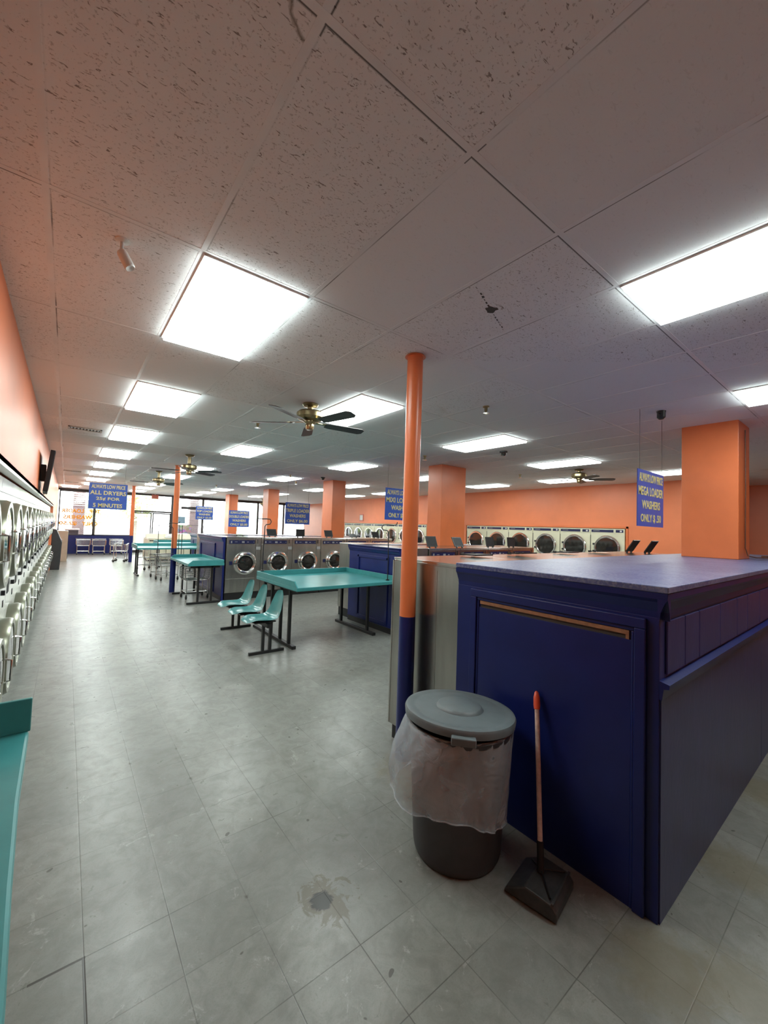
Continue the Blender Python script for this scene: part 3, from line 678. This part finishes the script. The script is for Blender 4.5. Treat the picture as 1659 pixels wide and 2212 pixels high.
# ================================================================== DRYERS
def make_dryer(w, d, h, mat, rim, zs, r, lab, cat='dryer', bulge=.095, strip=None):
    """stacked dryer, front at local y=0 facing -y"""
    t = empty('stacked_dryer', (0, 0, 0), lab, cat)
    MB().box(-w/2+.003, w/2-.003, .012, d, 0, h).build('body', mat, t)
    f = MB(); mid = (zs[0]+zs[1])/2
    f.box(-w/2+.006, w/2-.006, 0, .012, .10, mid-.17); f.box(-w/2+.006, w/2-.006, 0, .012, mid+.17, h-.13); f.box(-w/2+.006, w/2-.006, 0, .012, h-.125, h-.004)
    f.build('front_panel', mat, t, bevel=.003)
    cpn = MB().box(-w/2+.006, w/2-.006, -.004, .012, mid-.165, mid+.165).build('control_panel', mat, t, bevel=.003)
    MB().box(-w/2+.05, -w/2+.20, -.008, -.003, mid-.03, mid+.10).build('price_display', 'dark_plastic', cpn)
    MB().box(w/2-.25, w/2-.2, -.008, -.003, mid-.11, mid-.05).build('coin_slot', 'dark_plastic', cpn)
    MB().box(-.02, .02, -.03, -.003, mid+.02, mid+.06).build('control_knob', 'dark_plastic', cpn)
    MB().box(-w/2+.01, w/2-.01, .004, .02, 0, .095).build('kick_plate', 'steel', t)
    for z in zs:
        dn = MB(); dn.lathe([(r, 0), (r, -bulge*.7), (r-.012, -bulge), (r-.05, -bulge), (r-.06, -bulge*.75), (r-.065, -bulge*.6)], (0, 0, z), 'y', 40)
        dd = dn.build('door', rim, t)
        g_ = MB(); R = r-.063; g_.lathe([(R, -bulge*.6), (R*.97, -bulge*.92), (R*.6, -bulge*1.02), (.001, -bulge*1.06)], (0, 0, z), 'y', 32); g_.build('door_glass', 'dark_glass', dd)
        hb = MB(); hb.tube([(r*.92, -bulge, z-.09), (r*.92, -bulge-.04, z-.08), (r*.92, -bulge-.04, z+.08), (r*.92, -bulge, z+.09)], .009); hb.build('door_handle', 'chrome', dd)
        for q in (-.12, .07): MB().box(-r-.03, -r+.03, -bulge*.8, 0, z+q, z+q+.05).build('hinge', 'dark_plastic', dd)
    if strip:
        s = MB().box(-w/2+.03, w/2-.28, -.006, .0, h-.10, h-.03).build('name_strip', 'navy', t); s2 = MB().box(w/2-.22, w/2-.04, -.006, 0, h-.10, h-.03).build('program_panel', 'navy', t)
        MB().box(-w/2+.08, -w/2+.25, -.0075, -.006, h-.07, h-.055).build('lettering_bar', 'label_grey', s); MB().box(w/2-.12, w/2-.07, -.0075, -.006, h-.085, h-.045).build('display', 'cable_white', s2)
        MB().box(-w/2+.004, -w/2+.016, -.004, 0, 1.2, h-.18).build('edge_slot', 'dark_plastic', t)
    return t
LP = .78
d0 = make_dryer(LP, .78, 2.06, 'white_enamel', 'dryer_rim', (.52, 1.53), .325, ''); d0['group'] = 'stacked dryers along the left wall'
y0 = 16.02-LP/2
for k in range(18):
    y = 1.95+LP/2+.782*k
    lab = '%s stacked dryer from the camera along the left wall' % ORD[k]
    if k == 0: d0.location = (-2.11, y, 0); d0.rotation_euler = (0, 0, PI/2); d0['label'] = lab
    else: dup(d0, (-2.11, y, 0), PI/2, lab)
RP = .88
e0 = make_dryer(RP, .8, 1.92, 'cream', 'chrome', (.5, 1.40), .335, '', bulge=.04, strip=True); e0['group'] = 'cream dryers in the right wall'
for k in range(6):
    y = 3.45+RP/2+RP*k; lab = ['rightmost', 'second from right', 'third from right', 'third from left', 'second from left', 'leftmost'][k]+' cream dryer of the near group in the orange right wall'
    if k == 0: e0.location = (9.75, y, 0); e0.rotation_euler = (0, 0, -PI/2); e0['label'] = lab
    else: dup(e0, (9.75, y, 0), -PI/2, lab)
for k in range(7): dup(e0, (9.75, 10.83+.435+.87*k, 0), -PI/2, '%s cream dryer from the right in the far group behind the near orange pole' % ORD[k])

# ================================================================== FOLDING TABLES
def table(name, x0, x1, y0, y1, zb, hi, lips, posts, lab, grp='teal folding tables', foot='y', lipm=.045):
    """teal tray-topped table; lips = sides that rise ('w','e','s','n')"""
    t = empty(name, ((x0+x1)/2, (y0+y1)/2, 0), lab, 'table', grp); a, b = (x1-x0)/2, (y1-y0)/2
    tp = MB(); zt = zb+.05; tp.box(-a, a, -b, b, zb, zt); tp.build('tabletop', 'teal', t, bevel=.006)
    k = .09; th = .018
    def lip(side):
        m_ = MB()
        if side in 'we':
            x_ = -a if side == 'w' else a-th; s0 = k if 's' not in lips else 0; s1 = k if 'n' not in lips else 0
            m_.prism([(-b, zt-.002), (-b+s0, hi), (b-s1, hi), (b, zt-.002)], 'x', x_, x_+th)
        else:
            y_ = -b if side == 's' else b-th; s0 = k if 'w' not in lips else 0; s1 = k if 'e' not in lips else 0
            m_.prism([(-a, zt-.002), (-a+s0, hi), (a-s1, hi), (a, zt-.002)], 'y', y_, y_+th)
        m_.build('raised_edge', 'teal', t, bevel=.004)
    for s_ in lips: lip(s_)
    for (px, py) in posts['legs']:
        MB().box(px-.02, px+.02, py-.02, py+.02, .045, zb).build('leg', 'black', t, loc=(-(x0+x1)/2, -(y0+y1)/2, 0))
    for (fx0, fx1, fy0, fy1) in posts['feet']:
        MB().box(fx0, fx1, fy0, fy1, .0, .045).build('foot_rail', 'black', t, loc=(-(x0+x1)/2, -(y0+y1)/2, 0), bevel=.004)
    for (fx0, fx1, fy0, fy1) in posts.get('rails', []):
        MB().box(fx0, fx1, fy0, fy1, zb-.05, zb).build('top_rail', 'black', t, loc=(-(x0+x1)/2, -(y0+y1)/2, 0))
    return t
T1 = table('folding_table', .77, 2.50, 4.02, 5.48, .85, .98, 'wne', dict(legs=[(.90, 4.48), (.90, 4.78), (.90, 5.12), (.90, 5.42), (2.3, 4.5), (2.3, 5.3)], feet=[(.87, .93, 4.3, 5.8), (2.27, 2.33, 4.3, 5.46)], rails=[(.88, .92, 4.2, 5.4), (2.28, 2.32, 4.2, 5.4)]), 'nearest full teal folding table behind the three joined seats')
T2 = table('folding_table', .33, 1.06, 8.12, 10.0-.06, .81, .93, 'sne', dict(legs=[(.57, 8.24), (.84, 8.24), (.57, 9.7), (.84, 9.7)], feet=[(.36, 1.04, 8.21, 8.27), (.36, 1.04, 9.67, 9.73)], rails=[(.4, 1.0, 8.22, 8.26)]), 'teal folding table in front of the middle orange pole, cart stored below')
T3 = table('folding_table', .0, 1.95, 13.0, 14.3, .85, .98, 'wne', dict(legs=[(.12, 13.75), (.12, 14.15), (1.7, 13.4), (1.7, 14.0)], feet=[(.09, .15, 13.5, 14.3), (1.67, 1.73, 13.1, 14.3)]), 'far teal folding table behind the garment carts')
T4 = table('folding_table', 1.0, 2.6, 15.9, 16.9, .85, .98, 'wne', dict(legs=[(1.1, 16.2), (1.1, 16.6), (2.5, 16.2), (2.5, 16.6)], feet=[(1.07, 1.13, 16.0, 16.8), (2.47, 2.53, 16.0, 16.8)]), 'farthest teal folding table showing over the third table')
# close table at the left frame edge: rounded near end
t = empty('folding_table', (-2.1, .4, 0), 'teal folding table cut by the left edge of the picture', 'table', 'teal folding tables')
pg = [(.33, .93), (-.5, .93), (-.5, -1.6), (.36, -1.6), (.372, -.6), (.365, -.3), (.35, 0), (.335, .4)]
MB().prism(pg, 'z', .80, .85).build('tabletop', 'teal', t, bevel=.01)
MB().prism([(-.5, .849), (-.5, .985), (.335, .985), (.335, .849)], 'y', .912, .93).build('raised_edge', 'teal', t, bevel=.004)
for px, py in ((-.3, .6), (.1, .6), (-.3, -1.2), (.1, -1.2)): MB().box(px-.02, px+.02, py-.02, py+.02, .045, .80).build('leg', 'black', t)
for py in (.6, -1.2): MB().box(-.42, .24, py-.03, py+.03, 0, .045).build('foot_rail', 'black', t)

def garment_rod(loc, h, lab, rz=0):
    t = empty('garment_rod', loc, lab, 'rod', 'hooked hanging rods', rz)
    MB().tube([(0, 0, 0), (0, 0, h*.45), (.01, 0, h-.12), (.01, 0, h-.05), (.03, 0, h-.02), (.10, 0, h-.01), (.12, 0, h+.03), (.10, 0, h+.07), (.03, 0, h+.075), (-.08, 0, h+.07), (-.12, 0, h+.08), (-.13, 0, h+.12)], .008).build('hooked_pole', 'black', t)
    MB().lathe([(.03, 0), (.03, .012), (.012, .02)], n=12).build('socket', 'black', t)
garment_rod((.84, 5.42, .981), .77, 'black hooked rod standing on the near table before the first camera-facing washer', .1)
garment_rod((2.42, 4.15, .901), .82, 'black hooked rod at the right end of the near table below a sign', 2.4)
garment_rod((.36, 9.9, .931), .68, 'hooked rod on the second table against the middle orange pole', 2.9)

# ================================================================== JOINED SEATS
t = empty('beam_seating', (0, 0, 0), 'row of three teal shell seats on one black beam before the near table', 'chairs')
def seat_mesh():
    mb = MB(); NU, NV = 14, 9; vs = []
    prof = [(-.27, .415), (-.24, .43), (-.17, .44), (-.08, .432), (0, .425), (.08, .428), (.13, .445), (.17, .49), (.195, .55), (.215, .62), (.235, .69), (.25, .745), (.26, .785), (.262, .805)]
    wd = [.12, .17, .205, .22, .225, .225, .22, .205, .19, .175, .155, .13, .095, .055]
    for off in (0, -.008):
        for i, ((u, z), w_) in enumerate(zip(prof, wd)):
            du, dz = (prof[min(i+1, NU-1)][0]-prof[max(i-1, 0)][0]), (prof[min(i+1, NU-1)][1]-prof[max(i-1, 0)][1]); L = math.hypot(du, dz); nx, nz = -dz/L, du/L
            for j in range(NV):
                s = -1+2*j/(NV-1); cup = .035*abs(s)**2.2*(1 if i > 1 else .4)
                vs.append((u+nx*(cup+off), s*w_, z+nz*(cup+off)))
    n = NU*NV; fs = []
    for i in range(NU-1):
        for j in range(NV-1):
            a = i*NV+j; fs += [(a, a+1, a+NV+1, a+NV), (n+a, n+a+NV, n+a+NV+1, n+a+1)]
    rim = [j for j in range(NV)]+[i*NV+NV-1 for i in range(1, NU)]+[(NU-1)*NV+j for j in range(NV-2, -1, -1)]+[i*NV for i in range(NU-2, 0, -1)]
    for k in range(len(rim)): a, b_ = rim[k], rim[(k+1) % len(rim)]; fs.append((a, n+a, n+b_, b_))
    mb.add(vs, fs, True); return mb
sm = seat_mesh()
for k, (sx_, sy_) in enumerate(((.52, 4.50), (.53, 5.10), (.55, 5.70))):
    s = sm.build('seat', 'teal_seat', t, loc=(sx_, sy_, .0)); s.modifiers.new('sub', 'SUBSURF').render_levels = 2
    MB().box(-.16, .14, -.1, .1, .395, .412).build('seat_bracket', 'black', s)
MB().box(.50, .56, 4.3, 5.95, .345, .395).build('beam', 'black', t)
for (fx, fy) in ((.52, 4.36), (.6, 5.86)):
    MB().box(fx-.24, fx+.25, fy-.02, fy+.02, 0, .04).build('foot_rail', 'black', t, bevel=.003)
    for q in (-.07, .03): MB().box(fx+q, fx+q+.035, fy-.018, fy+.018, .04, .36).build('leg', 'black', t)

# ================================================================== TRASH CAN
BX, BY = .10, .60
t = empty('trash_can', (BX, BY, 0), 'grey round trash can with a closed lid and a clear plastic liner', 'trash can')
MB().lathe([(.001, 0), (.225, 0), (.235, .02), (.24, .05), (.275, .66), (.29, .665), (.295, .69), (.285, .70), (.28, .67)], n=48).build('bin_body', 'bin_dark', t)
ld = MB(); ld.lathe([(.285, -.035), (.302, -.03), (.306, .0), (.30, .012), (.275, .016), (.262, .010), (.245, .012), (.13, .016), (.122, .030), (.115, .034), (.001, .036)], n=56)
lo = ld.build('lid', 'grey_plastic', t, loc=(0, 0, .735), rot=(math.radians(-1.0), math.radians(4), 0))
tb = MB(); tb.box(-.06, .06, -.032, .01, -.05, -.012); tb.build('lid_tab', 'grey_plastic', lo, loc=(-.215, -.215, 0), rot=(0, 0, -PI/4), bevel=.005)
bg_ = MB(); n = 72; rings = []; random.seed(11)
ph = [random.uniform(0, 6.28) for _ in range(6)]
for i in range(15):
    v = i/14; ring = []
    for k in range(n):
        a = 2*PI*k/n; lft = max(0, math.cos(a-math.radians(150)))  # bag billows away from the cabinet
        bot = .27 + .05*math.cos(a-math.radians(150)) - .0 + .02*math.sin(3*a+ph[0])
        z = .70-(.70-bot)*v
        r = .292 - .03*v + (.11*lft**1.5)*math.sin(min(1, v*1.15)*PI*.62) + .007*v*math.sin(9*a+ph[1]+2*v) + .005*math.sin(17*a+ph[2]+5*v)*v + .004*math.sin(23*a+v*9)
        ring.append((r*math.cos(a), r*math.sin(a), z))
    rings.append(ring)
bg_.add([p for r_ in rings for p in r_], [(i*n+k, i*n+(k+1) % n, (i+1)*n+(k+1) % n, (i+1)*n+k) for i in range(14) for k in range(n)], True)
bo = bg_.build('plastic_liner', 'bag', t)
so = bo.modifiers.new('thick', 'SOLIDIFY'); so.thickness = .0012
hem = MB(); hem.tube([(x*1.004, y*1.004, z) for x, y, z in rings[-1]], .0035, 6, closed=True); hem.build('liner_hem', 'bag', bo)

# ================================================================== LOBBY DUSTPAN
DPA = math.radians(10)
t = empty('dustpan', (.21, .165, 0), 'black long-handled dustpan with an orange-red tipped handle leaning by the cabinet', 'dustpan', rz=DPA)
pn = MB(); pn.prism([(-.125, .006), (-.125, .045), (-.10, .075), (.02, .085), (.115, .03), (.125, .006)], 'x', -.125, .125)
pn.build('pan', 'dustpan_plastic', t, bevel=.008)
rb = MB(); rb.box(-.122, .122, -.11, -.098, .07, .082); rb.build('rear_rib', 'dustpan_plastic', t, bevel=.003)
def wl(p):   # world to local of the dustpan
    x, y = p[0]-.21, p[1]-.165; return (x*math.cos(-DPA)-y*math.sin(-DPA), x*math.sin(-DPA)+y*math.cos(-DPA), p[2])
hb_, ht_ = (.225, .165, .10), (.435, .325, .76)
d_ = Vector(ht_)-Vector(hb_); d_.normalize()
MB().tube([wl(Vector(hb_)+d_*.06), wl(ht_)], .0125, 12).build('handle', 'wood_pole', t)
MB().tube([wl(Vector(ht_)+d_*q) for q in (-.002, .02, .06, .085, .092)], [.0155, .018, .017, .011, .004], 14).build('grip', 'red_grip', t)
MB().tube([wl(Vector(hb_)-d_*.015), wl(Vector(hb_)+d_*.11)], .0165, 12).build('socket', 'dark_plastic', t)
yk = MB(); yk.tube([(-.10, -.09, .083), wl(Vector(hb_)), (.10, -.09, .083)], .004, 8); yk.tube([wl(Vector(hb_)), (.09, .07, .062)], .004, 8); yk.build('yoke', 'black', t)

# ================================================================== CARTS
def make_cart(rack=False):
    t = empty('laundry_cart', (0, 0, 0), '', 'laundry cart', 'wire laundry carts')
    f = MB(); W_, D_ = .27, .21
    for sx_ in (-1, 1):
        for sy_ in (-1, 1): f.tube([(sx_*W_*.85, sy_*D_*.9, .11), (sx_*W_*.85, sy_*D_*.9, .42), (sx_*W_, sy_*D_, .48), (sx_*W_, sy_*D_, .7)], .011)
    for z, s in ((.16, .85), (.42, .87), (.70, 1.0)): f.tube([(W_*s, D_*s, z), (-W_*s, D_*s, z), (-W_*s, -D_*s, z), (W_*s, -D_*s, z)], .011, closed=True)
    f.build('frame', 'cart', t)
    b = MB(); w0, d0, w1, d1 = .24, .19, .28, .225
    for k in range(6):
        v = k/5; z = .43+.25*v; ww, dd = w0+(w1-w0)*v, d0+(d1-d0)*v; b.tube([(ww, dd, z), (-ww, dd, z), (-ww, -dd, z), (ww, -dd, z)], .0035, 5, closed=True)
    for k in range(13):
        u = -1+2*k/12
        b.tube([(w1*u, d1, .68), (w0*u, d0, .43), (w0*u, -d0, .43), (w1*u, -d1, .68)], .0022, 4)
        b.tube([(w1, d1*u, .68), (w0, d0*u, .43), (-w0, d0*u, .43), (-w1, d1*u, .68)], .0022, 4)
    b.build('wire_basket', 'cart', t)
    for sx_ in (-1, 1):
        for sy_ in (-1, 1):
            c = MB(); x, y = sx_*W_*.85, sy_*D_*.9; c.lathe([(.001, -.014), (.04, -.014), (.05, -.01), (.05, .01), (.04, .014), (.001, .014)], (x, y, .05), 'x', 16)
            c = c.build('caster', 'rubber', t); MB().box(x-.02, x+.02, y-.012, y+.02, .06, .115).build('caster_fork', 'cart', c)
    if rack:
        r = MB(); r.tube([(-W_-.02, 0, .45), (-W_-.02, 0, 1.62), (W_+.02, 0, 1.62), (W_+.02, 0, .45)], .010); r.build('hanging_rack', 'black', t)
    MB().tube([(W_, -D_, .70), (W_+.02, -D_-.05, .74), (-W_-.02, -D_-.05, .74), (-W_, -D_, .70)], .012).build('push_handle', 'cart', t)
    return t
c0 = make_cart(); c0.location = (.70, 9.05, 0); c0.rotation_euler = (0, 0, .06); c0['label'] = 'wire laundry cart parked under the second folding table'
dup(c0, (-1.0, 22.95, 0), PI, 'leftmost of the three carts lined up under the front window')
dup(c0, (-.4, 22.75, 0), PI, 'middle cart of the three lined up under the front window'); dup(c0, (.3, 22.8, 0), PI, 'right cart of the three lined up under the front window')
dup(c0, (.12, 18.75, 0), 1.3, 'wire cart standing beside the farthest round pole'); dup(c0, (.62, 15.4, 0), .5, 'wire cart seen between the legs of the far teal table')
c1 = make_cart(True); c1.location = (.72, 12.4, 0); c1.rotation_euler = (0, 0, .2); c1['label'] = 'garment cart with a tall rack bar, left of the middle pole'
dup(c1, (1.35, 12.3, 0), -.1, 'garment cart with a tall rack bar, right of the middle pole'); 
for k, y in enumerate((12.75,)): dup(c0, (.68, y+.28-.0, 0), .2, 'cart without rack nested behind the left garment cart')

# ================================================================== HANGING SIGNS
def sign(x0, y, z1, lines, lab, hts, w=.76, h=.61, wires=True, cutoff=None, tilt=0):
    t = empty('hanging_sign', (x0+w/2, y, z1-h), lab, 'sign', 'hanging blue price signs', tilt)
    MB().box(-w/2, w/2, -.004, .004, 0, h).build('board', 'sign_blue', t)
    zc = h
    for k, (txt, fr, hh) in enumerate(zip(lines, hts[0], hts[1])):
        zc = h*hts[2][k]
        x_ = 0
        if cutoff and k in cutoff: x_ = cutoff[k]
        text_mesh(txt, w*fr, h*hh, .003, 'lettering', 'lettering_gold', t, (x_, -.0055, zc), bold=.024)
    if wires:
        for s in (-1, 1): MB().tube([(s*w*.43, 0, h-.01), (s*w*.43, 0, CE-(z1-h)-.002)], .0022, 5).build('wire', 'black', t)
    return t
st = ((.90, .94, .70, .78), (.15, .16, .15, .16), (.87, .63, .39, .14))
sign(3.03, .76, 2.465, ['ALWAYS LOW PRICE', 'MEGA LOADER', 'WASHERS', 'ONLY $ .50'], 'blue hanging sign for mega loader washers before the near square column', st)
sign(3.03, 5.05, 2.51, ['ALWAYS LOW PRICE', 'MIXI LOADER', 'WASHERS', 'ONLY $'], 'blue hanging sign for mixi loader washers half hidden by the near pole', ((.90, .94, .62, .46), st[1], st[2]), cutoff={3: -.12})
sign(3.115, 9.66, 2.37, ['ALWAYS LOW PRICE', 'TRIPLE LOADER', 'WASHERS', 'ONLY $6.00'], 'blue hanging sign for triple loader washers at six dollars', ((.88, .97, .66, .84), st[1], st[2]))
sign(3.01, 14.3, 2.20, ['ALWAYS LOW PRICE', 'DOUBLE LOADER', 'WASHERS', 'ONLY $5.00'], 'blue hanging sign for double loader washers at five dollars', ((.88, .97, .66, .84), st[1], st[2]))
sign(2.97, 19, 2.45, ['ALWAYS LOW PRICE', 'TOP LOADER', 'WASHERS', 'ONLY $3.50'], 'distant blue hanging sign for top loader washers', ((.88, .94, .66, .84), st[1], st[2]))
sign(-1.31, 10.7, 2.575, ['ALWAYS LOW PRICE', 'ALL DRYERS', '25\u00a2 FOR', '5 MINUTES'], 'blue hanging sign for all dryers above the left aisle', ((.88, .94, .62, .76), st[1], st[2]), wires=True)

# reversed painted lettering on the window glass, readable from outside
wt = empty('window_lettering', (-1.25, YW+.03, 1.3), 'reversed orange words TOP LOADER WASHERS ONLY $2.50 on the leftmost front window', 'lettering')
for (tx_, x_, z_, w_, h_) in (('TOP', -.60, 2.06, .42, .19), ('LOADER', -1.47, 2.06, .86, .19), ('WASHERS', -1.25, 1.76, 1.12, .19), ('ONLY', -.78, 1.45, .62, .2), ('$2.50', -1.62, 1.45, .68, .2)):
    text_mesh(tx_, w_, h_, .002, 'painted_word', 'lettering_window', wt, (x_+1.25, 0, z_-1.3), rot=(PI/2, 0, PI), bold=.045)
em = empty('window_emblem', (.22, YW+.03, 1.35), 'round laundry emblem with reversed lettering on the second front window', 'emblem')
r_ = MB(); 
for rr in (.36, .33): r_.tube([(rr*math.cos(a), 0, .30+rr*math.sin(a)) for a in [2*PI*k/40 for k in range(40)]], .006, 5, closed=True)
r_.build('ring', 'lettering_grey', em)
text_mesh('LAUNDRY', .62, .085, .002, 'lettering', 'lettering_grey', em, (0, -.01, .22), rot=(PI/2, 0, PI), bold=.01)
wv = MB()
for q in (.38, .46): wv.tube([(-.2+.04*k, 0, q+.025*math.sin(k*.9)) for k in range(11)], .008, 5)
wv.build('wave_lines', 'paper_blue', em)
o = MB().box(3.0, 3.5, YW+.03, YW+.04, 1.60, 1.98).build('window_poster', 'paper_blue'); tag(o, 'pale blue poster taped to the glass right of the doors', 'poster')
o = MB().box(3.0, 3.85, YW+.03, YW+.04, 1.05, 1.52).build('window_poster', 'poster'); tag(o, 'colourful picture poster low on the glass right of the doors', 'poster')
t = empty('exit_sign', (1.95, YW-.12, 2.86), 'faded red exit sign box over the front doors', 'sign'); MB().box(-.16, .16, -.03, .03, 0, .22).build('housing', 'exit_red', t, bevel=.01); MB().box(-.03, .03, -.02, .02, .22, .26).build('bracket', 'white_trim', t)
t = empty('door_closer', (3.3, YW-.1, 2.4), 'dark horizontal bar fixed near the top of the glass right of the doors', 'bar'); MB().box(-.05, .85, -.05, .05, 0, .13).build('bar_housing', 'charcoal', t); MB().box(.6, .66, .05, .1, .02, .1).build('bracket', 'charcoal', t)

# ================================================================== LEFT WALL THINGS
t = empty('television', (-1.975, 7.25, 2.14), 'black flat television tilted on a bracket high on the left wall', 'television')
a = MB(); a.box(-.03, .03, -.48, .48, -.31, .31); sc = a.build('screen_housing', 'dark_plastic', t, loc=(.035, 0, .28), rot=(0, math.radians(6), math.radians(2)), bevel=.008)
MB().box(.03, .033, -.46, .46, -.29, .29).build('screen', 'dark_glass', sc)
MB().box(-.062, -.0, -.1, .1, .15, .4).build('wall_bracket', 'black', t); MB().tube([(.03, .44, .5), (.03, .5, .2), (0, .47, .05), (-.03, .44, -.05)], .006).build('cable', 'cable_white', t)
t = empty('change_machine', (-1.953, 16.3, 0), 'tall charcoal machine with a sloping front at the end of the dryers', 'change machine')
k_ = MB(); k_.prism([(-.085, 0), (.16, 0), (.185, .92), (.03, 1.32), (-.085, 1.34)], 'y', -.12, .5); k_.build('cabinet_body', 'charcoal', t, bevel=.01)
MB().prism([(.164, .15), (.168, .15), (.19, .88), (.186, .88)], 'y', -.05, .43).build('front_door', 'dark_plastic', t)
MB().box(.17, .2, .1, .2, .95, .99).build('coin_tray', 'chrome', t)
t = empty('soap_vending_machine', (-2.02, 19.2, 0), 'beige vending cabinet beyond the charcoal machine at the left wall', 'vending machine')
MB().box(0, .42, 0, .8, 0, 1.2).build('cabinet_body', 'beige', t, bevel=.01); MB().box(.42, .43, .08, .72, .1, 1.1).build('front_door', 'dark_plastic', t)
t = empty('wall_notice', (9.735, 15.4, 2.2), 'small red and white notice on the right wall above the far dryers', 'notice'); MB().box(-.006, .006, -.16, .16, -.17, .17).build('notice_board', 'exit_red', t); MB().box(-.009, -.006, -.12, .12, -.12, .12).build('white_print', 'cable_white', t)
